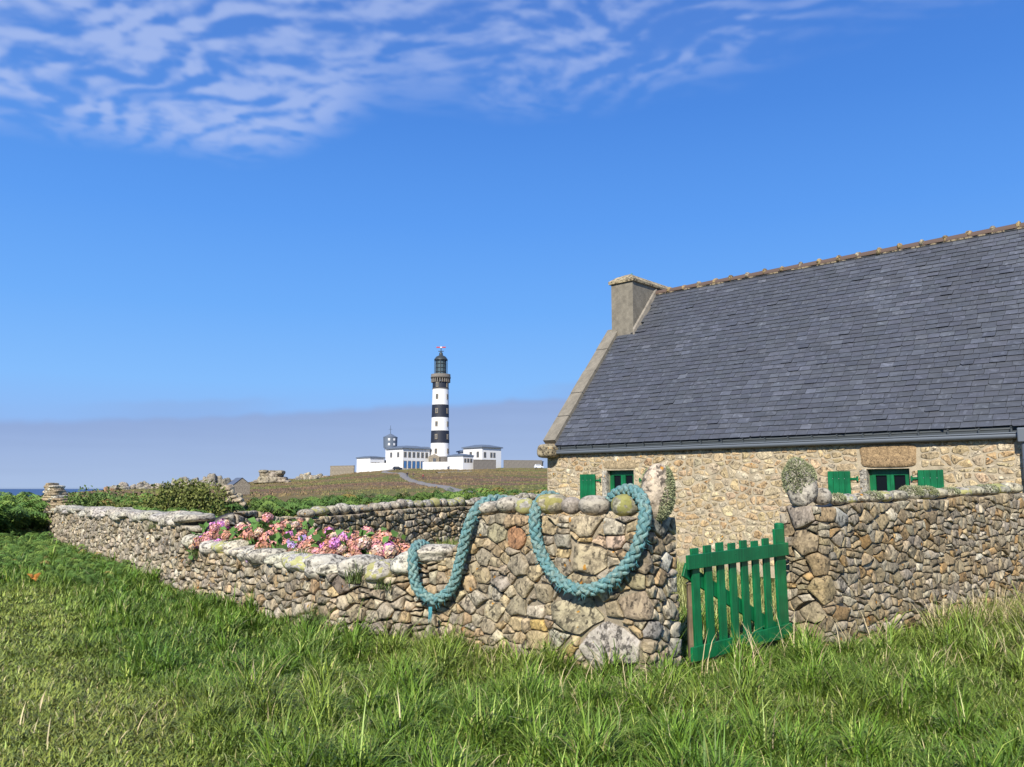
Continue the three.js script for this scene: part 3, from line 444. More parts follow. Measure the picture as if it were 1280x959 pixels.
// ---------------------------------------------------------------- the plaited rope
{
  const P = [[-0.9, 0.79, 9.22], [-0.94, 0.95, 9.11], [-1.0, 1.01, 8.95], [-1.05, 0.96, 8.75], [-1.05, 0.82, 8.70], [-1.0, 0.59, 8.68], [-0.82, 0.48, 8.60], [-0.64, 0.6, 8.52], [-0.55, 0.87, 8.44], [-0.48, 1.16, 8.38], [-0.41, 1.35, 8.36], [-0.33, 1.475, 8.42], [-0.23, 1.52, 8.52], [-0.08, 1.51, 8.62], [0.12, 1.46, 8.50], [0.29, 1.46, 8.22], [0.40, 1.54, 7.98], [0.29, 1.56, 7.86], [0.21, 1.48, 7.76], [0.18, 1.33, 7.70], [0.21, 1.1, 7.67], [0.29, 0.92, 7.58], [0.42, 0.78, 7.41], [0.57, 0.73, 7.30], [0.72, 0.77, 7.19], [0.89, 0.91, 7.07], [1.01, 1.1, 6.98], [1.07, 1.31, 6.95], [1.09, 1.47, 7.01], [1.07, 1.58, 7.15], [1.01, 1.625, 7.31], [0.92, 1.59, 7.50], [0.85, 1.50, 7.66], [0.82, 1.40, 7.80]].map(([x, y, f]) => V(x + 0.026, y - (y > 1.4 ? 0.035 : 0), f + 0.03));
  const curve = new THREE.CatmullRomCurve3(P, false, 'centripetal'), len = curve.getLength(), N = Math.round(len * 120), up0 = new THREE.Vector3();
  const pts = curve.getSpacedPoints(N), T = pts.map((_, i) => pts[Math.min(i + 1, N)].clone().sub(pts[Math.max(i - 1, 0)]).normalize());
  const Nn = [], Bn = []; let nn = new THREE.Vector3(-0.66, 0, 0.75);
  for (let i = 0; i <= N; i++) { nn = nn.clone().addScaledVector(T[i], -nn.dot(T[i])).normalize(); Nn.push(nn); Bn.push(T[i].clone().cross(nn)); }
  const rope = thing('mooring_rope', 'thick blue green plaited mooring rope draped in two loops over the wall', 'rope');
  const tex = dataTex(256, (u, v, i, j) => { const f = fbm(u * 60 + v * 14, v * 5, 3, 500) - 0.5, d = sstep(0.52, 0.68, fbm(u * 4, v * 6, 4, 510)), b = 0.80 + 0.75 * f; return [lerp(b, 1.05, d * 0.5), lerp(b, 0.98, d * 0.3), lerp(b, 0.86, d * 0.3)]; }, true);
  const mats = [[0.215, 0.415, 0.40], [0.26, 0.44, 0.405], [0.17, 0.38, 0.38]].map((c) => std({ map: tex, color: col(...c), roughness: 0.75, bumpMap: tex, bumpScale: 0.004 }));
  const RR = 0.031, dr = 0.0125, pitch = 0.35, rs = 0.0182, K = 9;
  for (let s = 0; s < 8; s++) {
    const cw = s < 4, a0 = (s % 4) * Math.PI / 2, cen = [];
    for (let i = 0; i <= N; i++) { const th = a0 + (cw ? 1 : -1) * (i / N * len) / pitch * 2 * Math.PI, r = RR + (cw ? 1 : -1) * dr * Math.cos(4 * th); cen.push(pts[i].clone().addScaledVector(Nn[i], Math.cos(th) * r).addScaledVector(Bn[i], Math.sin(th) * r)); }
    const pos = [], uv = [], idx = [];
    for (let i = 0; i <= N; i++) {
      const t = cen[Math.min(i + 1, N)].clone().sub(cen[Math.max(i - 1, 0)]).normalize(), out = cen[i].clone().sub(pts[i]); out.addScaledVector(t, -out.dot(t)).normalize(); const b = t.clone().cross(out);
      for (let k = 0; k <= K; k++) { const q = k / K * 2 * Math.PI, wob = 1 + 0.05 * Math.sin(q * 5 + i * 0.55), p = cen[i].clone().addScaledVector(out, Math.cos(q) * rs * 0.92 * wob).addScaledVector(b, Math.sin(q) * rs * 1.12 * wob); pos.push(p.x, p.y, p.z); uv.push(k / K * 0.7 + s * 0.13, i / N * len * 3); }
    }
    for (let i = 0; i < N; i++) for (let k = 0; k < K; k++) { const a = i * (K + 1) + k; idx.push(a, a + 1, a + K + 1, a + 1, a + K + 2, a + K + 1); }
    for (const e of [0, N]) { const c = pos.length / 3; pos.push(cen[e].x, cen[e].y, cen[e].z); uv.push(0, 0); for (let k = 0; k < K; k++) { const a = e * (K + 1) + k; idx.push(...(e ? [a, a + 1, c] : [a + 1, a, c])); } }
    mesh('strand', triMesh(pos, idx, uv), mats[s % 3], rope);
  }
  { // loose fibres and the frayed tail under the small loop
    const R = rng(77), pos = [], idx = []; const hair = (a, b, w) => { const q = pos.length / 3, s = b.clone().sub(a).cross(new THREE.Vector3(0, 0, 1)).normalize().multiplyScalar(w); pos.push(...a.clone().add(s).toArray(), ...a.clone().sub(s).toArray(), ...b.toArray()); idx.push(q, q + 1, q + 2); };
    for (let i = 0; i < 800; i++) { const k = Math.floor(R() * N), th = R() * 6.28, d = Nn[k].clone().multiplyScalar(Math.cos(th)).addScaledVector(Bn[k], Math.sin(th)), a = pts[k].clone().addScaledVector(d, 0.046); hair(a, a.clone().addScaledVector(d, 0.02 + 0.02 * R()).add(new THREE.Vector3((R() - 0.5) * 0.05, -0.03 * R(), (R() - 0.5) * 0.05)), 0.0018); }
    for (let i = 0; i < 46; i++) { const a = V(-0.82 + 0.03 * (R() - 0.5), 0.42, 8.55 + 0.03 * (R() - 0.5)), m = a.clone().add(new THREE.Vector3(0.03 * (R() - 0.5), -0.08 - 0.09 * R(), 0.03 * (R() - 0.5))); hair(a, m, 0.003); }
    mesh('frayed_fibres', triMesh(pos, idx), std({ color: col(0.09, 0.36, 0.40), side: THREE.DoubleSide }), rope).userData.kind = 'stuff';
  }
}

// ---------------------------------------------------------------- the gate
{
  const A = V(1.545, 0, 7.47), B = V(2.77, 0, 8.53), L = A.distanceTo(B), turn = Math.atan2(-(B.z - A.z), B.x - A.x);
  const g = thing('picket_gate', 'low green painted wooden picket gate sagging between the stone walls', 'gate', [A.x, 0.05, A.z], turn);
  const G = new THREE.Group(); const tilt = 1.6 * D;
  const part = (name, geo) => { geo.rotateZ(tilt); return mesh(name, metreUV(geo, 2), M.green, g); };
  part('top_rail', rbox(L + 0.02, 0.125, 0.028, 0.004, L / 2, 0.905, 0.03));
  part('bottom_rail', rbox(L, 0.125, 0.028, 0.004, L / 2, 0.115, 0.03));
  { const a = [0.02, 0.84], b = [L - 0.2, 0.14], l = Math.hypot(b[0] - a[0], b[1] - a[1]); part('brace', rbox(l, 0.125, 0.026, 0.004).rotateZ(Math.atan2(b[1] - a[1], b[0] - a[0])).translate((a[0] + b[0]) / 2, (a[1] + b[1]) / 2, -0.031)); }
  for (let i = 0; i < 7; i++) part('picket', rbox(0.104, 0.98 + 0.012 * ((i * 37) % 5 - 2), 0.024, 0.004, 0.14 + i * 0.19, 0.05 + 0.49, 0.0));
  part('stile', rbox(0.17, 1.08, 0.03, 0.004, L - 0.095, 0.57, 0.0));
  for (const y of [0.905, 0.115]) for (let i = 0; i < 7; i++) part('bolt', new THREE.SphereGeometry(0.007, 6, 4).scale(1, 1, 0.5).translate(0.14 + i * 0.19, y + (i % 2 ? 0.02 : -0.02), 0.045));
  const p = thing('gate_post', 'round green gate post standing behind the end stile', 'post', [2.74, -0.1, -8.62]);
  mesh('shaft', new THREE.CylinderGeometry(0.05, 0.052, 1.34, 16).translate(0, 0.67, 0), M.green, p); mesh('cap', new THREE.SphereGeometry(0.05, 16, 6, 0, 6.3, 0, 1.57).scale(1, 0.3, 1).translate(0, 1.34, 0), M.green, p);
  const w = thing('wooden_post', 'bare weathered wooden post against the wall end at the gate hinge', 'post', [1.60, -0.1, -7.58]);
  mesh('shaft', metreUV(rbox(0.07, 0.86, 0.07, 0.01, 0, 0.43, 0), 3), M.bareWood, w); mesh('top', new THREE.ConeGeometry(0.06, 0.04, 4).rotateY(0.785).translate(0, 0.875, 0), M.bareWood, w);
}

// ---------------------------------------------------------------- the cottage
{
  const house = thing('stone_cottage', 'long stone cottage with a slate roof, gable chimney and green shutters', 'house', [1.0307, 0, -18.6668], -42.26 * D);
  const LEN = 12.4, X0 = -0.31, YE = 2.54, ZE = 0.12, SL = 48.479 * D, TS = Math.tan(SL), ZR = -3.48, YR = YE + (ZE - ZR) * TS, ZB = 2 * ZR - 0.0;
  const openings = [[1.33, 2.02, 1.28, 1.985], [6.735, 7.42, 1.24, 1.93]];
  { // front wall with its openings
    const sh = new THREE.Shape([[X0, -0.4], [LEN, -0.4], [LEN, YE - 0.06], [X0, YE - 0.06]].map((p) => new THREE.Vector2(...p)));
    for (const [a, b, c, d] of openings) sh.holes.push(new THREE.Path([[a, c], [a, d], [b, d], [b, c]].map((p) => new THREE.Vector2(...p))));
    const wall = mesh('front_wall', metreUV(new THREE.ExtrudeGeometry(sh, { depth: 0.5, bevelEnabled: false }).translate(0, 0, -0.503), 1.3), M.lime, house);
    const holes = [...openings.map(([a, b, c, d]) => [a - 0.10, b + 0.02, c - 0.16, d + 0.17]), [6.6, 7.6, 1.9, 2.37]];
    const pal = [[0.74, 0.62, 0.41], [0.70, 0.58, 0.38], [0.78, 0.68, 0.47], [0.66, 0.54, 0.35], [0.72, 0.56, 0.36], [0.80, 0.73, 0.58], [0.64, 0.55, 0.41], [0.72, 0.57, 0.40], [0.70, 0.51, 0.31]];
    const R = rng(301), list = [];
    for (const s of layStones({ u0: X0, u1: 10.4, v0: 0.2, top: () => 2.36, rMax: 0.2, rMin: 0.07, A: 1.6, split: 0.21, seed: 303, tries: 12000, holes })) {
      if (s.v < 0.5 && R() < 0.3) continue;
      const geo = stoneGeo(s, (u, v, d) => [u, v, d], { joint: 0.022, proud: 0.0016, back: -0.03, bulge: 0.016, uvs: 1.6, rough: 0.003, R, color: jit(pal[Math.floor(R() * pal.length)], R, 0.14), cut: 0.15, bev: 0.03 }); if (!geo) continue;
      const wx = 1.03 + 0.74 * s.u, wf = 18.67 - 0.6725 * s.u, vis = s.v > (s.u < 2.6 ? 1.35 : s.u < 5.2 ? 0.5 : 1.5) ? 1 : 0.15;
      list.push({ geo, mat: R() < 0.75 ? M.tan : M.granite, show: vis * s.area / (wx * wx + wf * wf) });
    }
    addStones(wall, list, 300);
    const lt = mesh('lintel', boulder(0.92, 0.38, 0.16, 77, { box: 7, rough: 0.05, color: [0.52, 0.38, 0.23], detail: 5, uvs: 3 }), M.tan, house, 'rough pinkish granite lintel over the window'); lt.position.set(7.09, 2.145, -0.045);
    const l2 = mesh('lintel', boulder(0.98, 0.2, 0.14, 78, { box: 7, rough: 0.04, color: [0.58, 0.48, 0.33], detail: 4, uvs: 2 }), M.tan, house); l2.position.set(1.68, 2.10, -0.06);
    for (const [a, b, c, d] of openings) { const j = mesh('jamb_stone', metreUV(rbox(0.12, d - c, 0.10, 0.012, a - 0.058, (c + d) / 2, -0.037), 2), std({ map: TX.granite, color: col(0.58, 0.54, 0.46), bumpMap: bumpRock, bumpScale: 0.008 }), house); mesh('sill', metreUV(rbox(b - a + 0.2, 0.10, 0.2, 0.012, (a + b) / 2, c - 0.052, -0.03), 2), M.cement, house); }
  }
  { const sh = new THREE.Shape([[ZR * 2, -0.4], [0, -0.4], [0, YE - 0.1], [ZR, YR - 0.12], [ZR * 2, YE - 0.1]].map((p) => new THREE.Vector2(...p)));
    for (const x of [X0, LEN - 0.4]) mesh('gable_wall', metreUV(new THREE.ExtrudeGeometry(sh, { depth: 0.4, bevelEnabled: false }).rotateY(-Math.PI / 2).scale(-1, 1, 1).scale(-1, 1, 1).translate(x + 0.4, 0, -0.03), 1.3), M.lime, house);
    mesh('back_wall', metreUV(box(LEN - X0 - 0.02, YE + 0.3, 0.4, (LEN + X0) / 2, (YE - 0.5) / 2, ZR * 2 + 0.2)), M.lime, house); }
  // roof
  const roof = new THREE.Group(); roof.name = 'roof'; house.add(roof);
  const up = new THREE.Vector3(0, Math.sin(SL), -Math.cos(SL)), nor = new THREE.Vector3(0, Math.cos(SL), Math.sin(SL)), SLEN = (YR - YE) / Math.sin(SL);
  const on = (x, t, n) => { const p = new THREE.Vector3(x, YE, ZE).addScaledVector(up, t).addScaledVector(nor, n); return [p.x, p.y, p.z]; };
  { const q = [on(-0.02, 0, -0.03), on(LEN, 0, -0.03), on(LEN, SLEN, -0.03), on(-0.02, SLEN, -0.03), on(-0.02, 0, -0.09), on(LEN, 0, -0.09), on(LEN, SLEN, -0.09), on(-0.02, SLEN, -0.09)];
    mesh('boarding', triMesh(q.flat(), [0, 1, 2, 0, 2, 3, 4, 6, 5, 4, 7, 6, 0, 4, 5, 0, 5, 1, 0, 3, 7, 0, 7, 4]), M.fascia, roof);
    const b = [[-0.02, YR, ZR], [LEN, YR, ZR], [LEN, YE, 2 * ZR - ZE], [-0.02, YE, 2 * ZR - ZE]]; mesh('back_slope', paint(triMesh(b.flat(), [0, 1, 2, 0, 2, 3], [0, 0, 12, 0, 12, 5, 0, 5]), [0.08, 0.085, 0.095]), M.slate, roof); }
  const R = rng(401), EXPO = 0.136, list = []; let row = 0;
  for (let t = 0; t < SLEN - 0.05; t += EXPO, row++) {
    let x = -0.02 + (row % 2 ? -0.105 : 0) - 0.02 * R(), wob = 0.008 * (R() - 0.5);
    while (x < LEN) {
      const w = 0.195 + 0.05 * R(), a = Math.max(x, 0.0), b = Math.min(x + w - 0.006, LEN); x += w; if (b - a < 0.03) continue;
      const mid = (a + b) / 2; if (mid < 0.5 && t > 3.78) continue;
      const lift = 0.015 + 0.008 * R() + (R() < 0.04 ? 0.012 : 0), slip = wob + 0.006 * (R() - 0.5) - (R() < 0.02 ? 0.02 : 0), skew = 0.008 * (R() - 0.5), T0 = t + slip, T1 = Math.min(t + EXPO + 0.045, SLEN), ch = R() < 0.12 ? 0.02 + 0.02 * R() : 0.003;
      const th = 0.012 + 0.004 * R();
      const Q = [[a + ch, T0 + skew, lift], [b, T0 - skew + ch * 0.2, lift], [b, T1, 0.002], [a, T1, 0.002], [a, T0 + skew + ch, lift]];
      const pos = [...Q.map((p) => on(...p)), ...Q.map((p, k) => on(p[0], p[1] + (k < 2 || k === 4 ? 0.016 : 0), p[2] - th))].flat(), uv = []; const ou = R() * 5, ov = R() * 5; for (const p of [...Q, ...Q]) uv.push((p[0] + ou) * 1.3, (p[1] + ov) * 1.3);
      const idx = [0, 1, 2, 0, 2, 3, 0, 3, 4]; for (let k = 0; k < 5; k++) { const n = (k + 1) % 5; if (k === 2) continue; idx.push(k, k + 5, n, n, k + 5, n + 5); }
      const pale = fbm(mid * 0.9 + 2, t * 0.9, 3, 410) > 0.62 && R() < 0.55 ? 1.25 : R() < 0.012 ? 1.5 : 1, c = jit([0.100 * pale, 0.108 * pale, 0.124 * pale], R, 0.07, 0.04), geo = paint(triMesh(pos, idx, uv).toNonIndexed(), c); geo.computeVertexNormals();
      { const e = geo.attributes.color; if (R() < 0.4) for (let k = 21; k < e.count; k++) e.setXYZ(k, 0.34, 0.35, 0.37); }   // some sides show the pale dressed edge
      const wx = 1.03 + 0.74 * mid - 0.67 * (ZE - t * 0.66), wf = 18.67 - 0.6725 * mid - 0.74 * (ZE - t * 0.66), px = 640 + 1036 * wx / wf;
      list.push({ geo, show: (px > 1285 ? 0.01 : 1) * (b - a) / (wx * wx + wf * wf) });
    }
  }
  list.sort((p, q) => q.show - p.show); for (const s of list.slice(0, 300)) mesh('slate', s.geo, M.slate, roof);
  mesh('further_slates', mergeGeometries(list.slice(300).map((s) => s.geo)), M.slate, roof).userData.kind = 'stuff';
  // ridge tiles with lichen on the joints
  for (let x = 0.45, i = 0; x < LEN; x += 0.43, i++) {
    const g = new THREE.CylinderGeometry(0.105, 0.115, 0.425, 12, 1, true, 0, Math.PI).rotateZ(Math.PI / 2).translate(x + 0.21, YR - 0.05, ZR); g.computeVertexNormals();
    const g2 = new THREE.CylinderGeometry(0.092, 0.10, 0.425, 12, 1, true, 0, Math.PI).rotateZ(Math.PI / 2).translate(x + 0.21, YR - 0.05, ZR);
    mesh('ridge_tile', mergeGeometries([g, g2]), M.tile, roof);
    const c = boulder(0.11, 0.17, 0.25, 500 + i, { box: 2.3, rough: 0.25, detail: 3, color: jit(i % 3 ? [0.40, 0.31, 0.17] : [0.46, 0.41, 0.32], R, 0.2) }); const m = mesh('ridge_joint', c, M.crust, roof); m.position.set(x, YR + 0.005, ZR);
  }
  { const pos = [], idx = [], uv = []; for (let i = 0; i <= 200; i++) { const x = 0.45 + (LEN - 0.45) * i / 200, n = 0.025 * fbm(x * 8, 1, 3, 520); [[0, 0.03], [0.03 + n, 0.03], [0.03, 0.10]].forEach(([o, d]) => { pos.push(...on(x, SLEN - 0.12 - n * 1.5 + d, o)); uv.push(x * 1.5, d * 1.5); }); }
    for (let i = 0; i < 200; i++) for (let k = 0; k < 2; k++) { const a = i * 3 + k; idx.push(a, a + 3, a + 1, a + 1, a + 3, a + 4); } mesh('ridge_bedding', paint(triMesh(pos, idx, uv), [0.38, 0.31, 0.2]), std({ map: TX.crust, vertexColors: true, side: THREE.DoubleSide }), roof); }
  // verge coping with kneeler
  { const beam = (x0, x1, t0, t1, n0, n1) => { const p = []; for (const t of [t0, t1]) for (const n of [n0, n1]) for (const x of [x0, x1]) p.push(on(x, t, n)); const g = triMesh(p.flat(), [0, 1, 3, 0, 3, 2, 4, 7, 5, 4, 6, 7, 0, 2, 6, 0, 6, 4, 1, 5, 7, 1, 7, 3, 2, 3, 7, 2, 7, 6, 0, 4, 5, 0, 5, 1]); return metreUV(g, 1.4); };
    const cop = mesh('verge_coping', mergeGeometries([0, 1, 2, 3, 4].map((i) => beam(-0.35 + 0.006 * (i % 2), 0.0, i * 0.78 + 0.12, i * 0.78 + 0.886, -0.14, 0.085 + 0.004 * (i % 3)))), M.cement, house);
    const k = mesh('kneeler_stone', boulder(0.44, 0.30, 0.46, 33, { box: 5, rough: 0.09, color: [0.44, 0.38, 0.27] }), M.crust, house); k.position.set(-0.18, 2.44, 0.08); }
  // gutter and downpipe
  { const gut = mesh('gutter', new THREE.CylinderGeometry(0.048, 0.048, 9.05 + 0.25, 14, 1, false, 0, Math.PI * 2).scale(1, 1, 1.05).rotateZ(Math.PI / 2).translate(4.42, 2.40, 0.075), M.zinc, house);
    mesh('gutter_lip', new THREE.CylinderGeometry(0.013, 0.013, 9.3, 8).rotateZ(Math.PI / 2).translate(4.42, 2.440, 0.118), M.zinc, gut);
    mesh('fascia', box(9.28, 0.13, 0.05, 4.42, 2.465, 0.04), M.fascia, house);
    for (let x = 0.15; x < 9; x += 0.44) mesh('bracket', mergeGeometries([box(0.025, 0.085, 0.012, x, 2.492, 0.12), box(0.025, 0.012, 0.10, x, 2.528, 0.09)]), M.fascia, gut);
    const dp = mesh('downpipe', new THREE.CylinderGeometry(0.055, 0.055, 2.3, 16).translate(9.12, 1.25, 0.12), M.zinc, house); mesh('hopper', rbox(0.17, 0.22, 0.15, 0.02, 9.12, 2.40, 0.14), M.zinc, dp); mesh('pipe_clip', new THREE.CylinderGeometry(0.06, 0.06, 0.03, 16).translate(9.12, 2.05, 0.12), M.zinc, dp);
    mesh('gutter', new THREE.CylinderGeometry(0.048, 0.048, 3, 14).rotateZ(Math.PI / 2).translate(10.75, 2.40, 0.075), M.zinc, house); }
  // chimney
  { const ch = mesh('chimney', metreUV(box(0.645, 2.3, 2.17, 0.1525, 5.6, -3.483), 1.2), M.cement, house);
    const s = new THREE.Shape([[-1.16, 0], [1.16, 0], [0.95, 0.15], [0.6, 0.20], [-0.6, 0.20], [-0.95, 0.15]].map((p) => new THREE.Vector2(...p)));
    const cap = new THREE.ExtrudeGeometry(s, { depth: 0.42, bevelEnabled: true, bevelThickness: 0.15, bevelSize: 0.0, bevelSegments: 1 });
    const pos = []; const lv = [[0.37, 1.13, 0], [0.38, 1.14, 0.06], [0.24, 0.98, 0.19], [0.08, 0.8, 0.25]], idx = []; for (const [hx, hz, y] of lv) for (const [a, b] of [[-1, -1], [1, -1], [1, 1], [-1, 1]]) pos.push(0.1525 + a * hx, 6.735 + y + 0.012 * Math.sin(a * 3 + b * 7 + y * 40), -3.483 + b * hz);
    for (let l = 0; l < 3; l++) for (let k = 0; k < 4; k++) { const a = l * 4 + k, b = l * 4 + (k + 1) % 4; idx.push(a, a + 4, b, b, a + 4, b + 4); } idx.push(12, 14, 13, 12, 15, 14, 0, 1, 2, 0, 2, 3);
    mesh('cap', paint(metreUV(triMesh(pos, idx), 1.4), [0.5, 0.43, 0.30]), M.crust, ch, 'lichen covered cement cap of the chimney');
    const sk = []; for (const [z0, z1] of [[-2.37, -3.45]]) { const y0 = YE + (ZE - z0) * TS, y1 = YE + (ZE - z1) * TS; const g = triMesh([0.476, y0 - 0.05, z0, 0.53, y0 - 0.05, z0, 0.53, y1 - 0.05, z1, 0.476, y1 - 0.05, z1, 0.476, y0 + 0.17, z0, 0.51, y0 + 0.13, z0, 0.51, y1 + 0.13, z1, 0.476, y1 + 0.17, z1], [0, 1, 5, 0, 5, 4, 1, 2, 6, 1, 6, 5, 4, 5, 6, 4, 6, 7, 3, 7, 6, 3, 6, 2]); mesh('flashing', metreUV(g, 1.2), std({ map: TX.mortar, color: col(0.42, 0.37, 0.29) }), ch); }
    mesh('flue_pipe', new THREE.CylinderGeometry(0.02, 0.025, 0.12, 8).translate(0.22, 6.97, -2.75), std({ color: col(0.08, 0.25, 0.24) }), ch); }
  // windows and shutters
  openings.forEach(([a, b, c, d], wi) => {
    const w = new THREE.Group(); w.name = 'window'; house.add(w); const z = -0.16, fr = 0.05, W = b - a, H = d - c;
    const bars = [box(W, fr, 0.06, (a + b) / 2, d - fr / 2, z), box(W, fr, 0.06, (a + b) / 2, c + fr / 2, z), box(fr, H - 2 * fr, 0.06, a + fr / 2, (c + d) / 2, z), box(fr, H - 2 * fr, 0.06, b - fr / 2, (c + d) / 2, z)];
    mesh('frame', metreUV(mergeGeometries(bars), 2), M.green, w);
    for (const s of [0, 1]) { const x0 = s ? (a + b) / 2 + 0.002 : a + fr, x1 = s ? b - fr : (a + b) / 2 - 0.002, f2 = 0.055; mesh('casement', metreUV(mergeGeometries([box(x1 - x0, f2, 0.045, (x0 + x1) / 2, d - fr - f2 / 2, z + 0.02), box(x1 - x0, f2, 0.045, (x0 + x1) / 2, c + fr + f2 / 2, z + 0.02), box(f2, H - 2 * fr - 2 * f2, 0.045, x0 + f2 / 2, (c + d) / 2, z + 0.02), box(f2, H - 2 * fr - 2 * f2, 0.045, x1 - f2 / 2, (c + d) / 2, z + 0.02)]), 2), M.green, w); mesh('pane', box(x1 - x0 - 2 * f2, H - 2 * fr - 2 * f2, 0.006, (x0 + x1) / 2, (c + d) / 2, z + 0.01), M.glass, w); }
    const top = d - 0.03 + (wi ? 0 : -0.045), spans = wi ? [[6.09, 6.48], [7.56, 7.945]] : [[0.66, 1.07], [2.29, 2.70]];
    spans.forEach(([x0, x1], k) => {
      const s = new THREE.Group(); s.name = 'shutter'; house.add(s); const n = 4, pw = (x1 - x0) / n, hh = top - c + 0.03;
      for (let i = 0; i < n; i++) mesh('plank', metreUV(rbox(pw - 0.004, hh, 0.028, 0.004, x0 + pw * (i + 0.5), top - hh / 2, 0.052), 2), M.green, s);
      for (const yy of [top - 0.13, top - hh + 0.12]) mesh('ledge', metreUV(box(x1 - x0 - 0.03, 0.075, 0.022, (x0 + x1) / 2, yy, 0.027), 2), M.green, s);
      const hx = k ? x0 - 0.05 : x1 + 0.05; mesh('hinge', mergeGeometries([box(0.12, 0.035, 0.014, hx, top - 0.13, 0.02), new THREE.CylinderGeometry(0.018, 0.018, 0.08, 8).translate(hx + (k ? -0.055 : 0.055), top - 0.13, 0.025)]), M.green, s);
      for (let i = 0; i < 3; i++) mesh('nail', new THREE.SphereGeometry(0.008, 6, 4).translate(x0 + 0.09 + i * 0.1, top - 0.13, 0.067), std({ color: col(0.35, 0.38, 0.36), roughness: 0.4, metalness: 0.6 }), s);
    });
  });
}

// ---------------------------------------------------------------- the lighthouse and its yard
const onGround = (X, F, dy = 0) => [X, ground(X, F) + dy, -F];
{
  const LX = -35.3, LF = 407, y0 = 12.0, t = thing('lighthouse', 'tall lighthouse painted in black and white bands with a dark lantern', 'lighthouse', [LX, y0, -LF]);
  const rad = (y) => lerp(4.78, 3.98, clamp((y - 13.6) / 37));
  const band = (name, a, b, m, label) => mesh(name, new THREE.CylinderGeometry(rad(b), rad(a), b - a, 48, 1, true).translate(0, (a + b) / 2 - y0, 0), m, t, label);
  mesh('plinth', new THREE.CylinderGeometry(4.95, 5.05, 5.2, 48).translate(0, 16.5 - y0 - 2.0, 0), M.farGrey, t);
  const B = [[17.03, 23.64, 1], [23.64, 29.77, 0], [29.77, 36.24, 1], [36.24, 42.53, 0], [42.53, 50.44, 1], [50.44, 54.2, 0]];
  for (const [a, b, w] of B) band('band', a, b, w ? M.white : M.black, w ? 'white painted band' : 'black painted band');
  mesh('string_course', new THREE.CylinderGeometry(4.15, 4.1, 0.4, 48).translate(0, 50.5 - y0, 0), M.farGrey, t);
  B.forEach(([a, b], i) => { for (const [az, w] of [[-0.34, 1], [1.02, 0.8]]) { const y = (a + b) / 2 - (i === 0 ? 0.6 : 0), r = rad(y), W = mesh('window', box(1.35 * w, 2.5, 0.5), M.farStone, t); W.position.set(Math.sin(az) * r, y - y0, Math.cos(az) * r); W.rotation.y = az; mesh('pane', box(0.7 * w, 1.7, 0.08, 0, 0, 0.26), M.farGlass, W); } });
  mesh('porch', mergeGeometries([box(5.2, 4.2, 3, -2.3, 15.0 - y0, 4.6), new THREE.CylinderGeometry(0.01, 3.6, 1.2, 4).rotateY(0.785).scale(1, 1, 0.6).translate(-2.3, 17.7 - y0, 4.6)]), M.farStone, t); mesh('doorway', box(1.4, 3, 0.1, -2.1, 14.6 - y0, 6.14), M.farGlass, t);
  for (let i = 0; i < 24; i++) { const a = i / 24 * 6.2832; mesh('corbel', box(0.5, 2.0, 1.0).translate(0, 54.7 - y0, 4.25).rotateY(a), M.farGrey, t); }
  mesh('gallery', new THREE.LatheGeometry([[3.9, 55.6], [4.9, 55.7], [5.0, 56.4], [4.8, 56.5], [4.8, 57.7], [4.6, 57.7], [4.6, 56.6], [2.5, 56.6]].map(([x, y]) => new THREE.Vector2(x, y - y0)), 48), M.farGrey, t);
  const lan = mesh('lantern', new THREE.CylinderGeometry(2.5, 2.5, 7.6, 24, 1, true).translate(0, 60.9 - y0, 0), new THREE.MeshPhysicalMaterial({ color: col(0.10, 0.14, 0.15), roughness: 0.15 }), t);
  for (let i = 0; i < 12; i++) { const a = i / 12 * 6.2832; mesh('glazing_bar', box(0.2, 7.8, 0.2, 0, 60.9 - y0, 2.65).rotateY(a), M.iron, lan); }
  for (const y of [57.2, 59, 61, 63, 64.8]) mesh('glazing_ring', new THREE.TorusGeometry(2.62, 0.15, 6, 32).rotateX(Math.PI / 2).translate(0, y - y0, 0), M.iron, lan);
  for (let i = 0; i < 10; i++) { const a = i / 10 * 6.2832; mesh('gallery_stay', box(0.12, 8.4, 0.12, 0, 61.2 - y0, 3.3).rotateY(a), M.iron, t); }
  mesh('dome', new THREE.LatheGeometry([[3.4, 64.9], [3.3, 65.3], [2.4, 66.6], [1.0, 67.3], [0.9, 68.4], [0.5, 68.9], [0.01, 69]].map(([x, y]) => new THREE.Vector2(x, y - y0)), 24), M.iron, t);
  const mast = mesh('radar_mast', mergeGeometries([new THREE.CylinderGeometry(0.18, 0.25, 3.2, 8).translate(0, 70 - y0, 0), box(2.6, 0.25, 1, 0, 69.4 - y0, 0)]), M.iron, t);
  mesh('radar_bar', box(4.6, 0.55, 0.5, 0, 71.4 - y0, 0), M.red, mast); mesh('radar_bar', box(0.9, 0.57, 0.52, 0, 71.4 - y0, 0), M.white, mast);
}
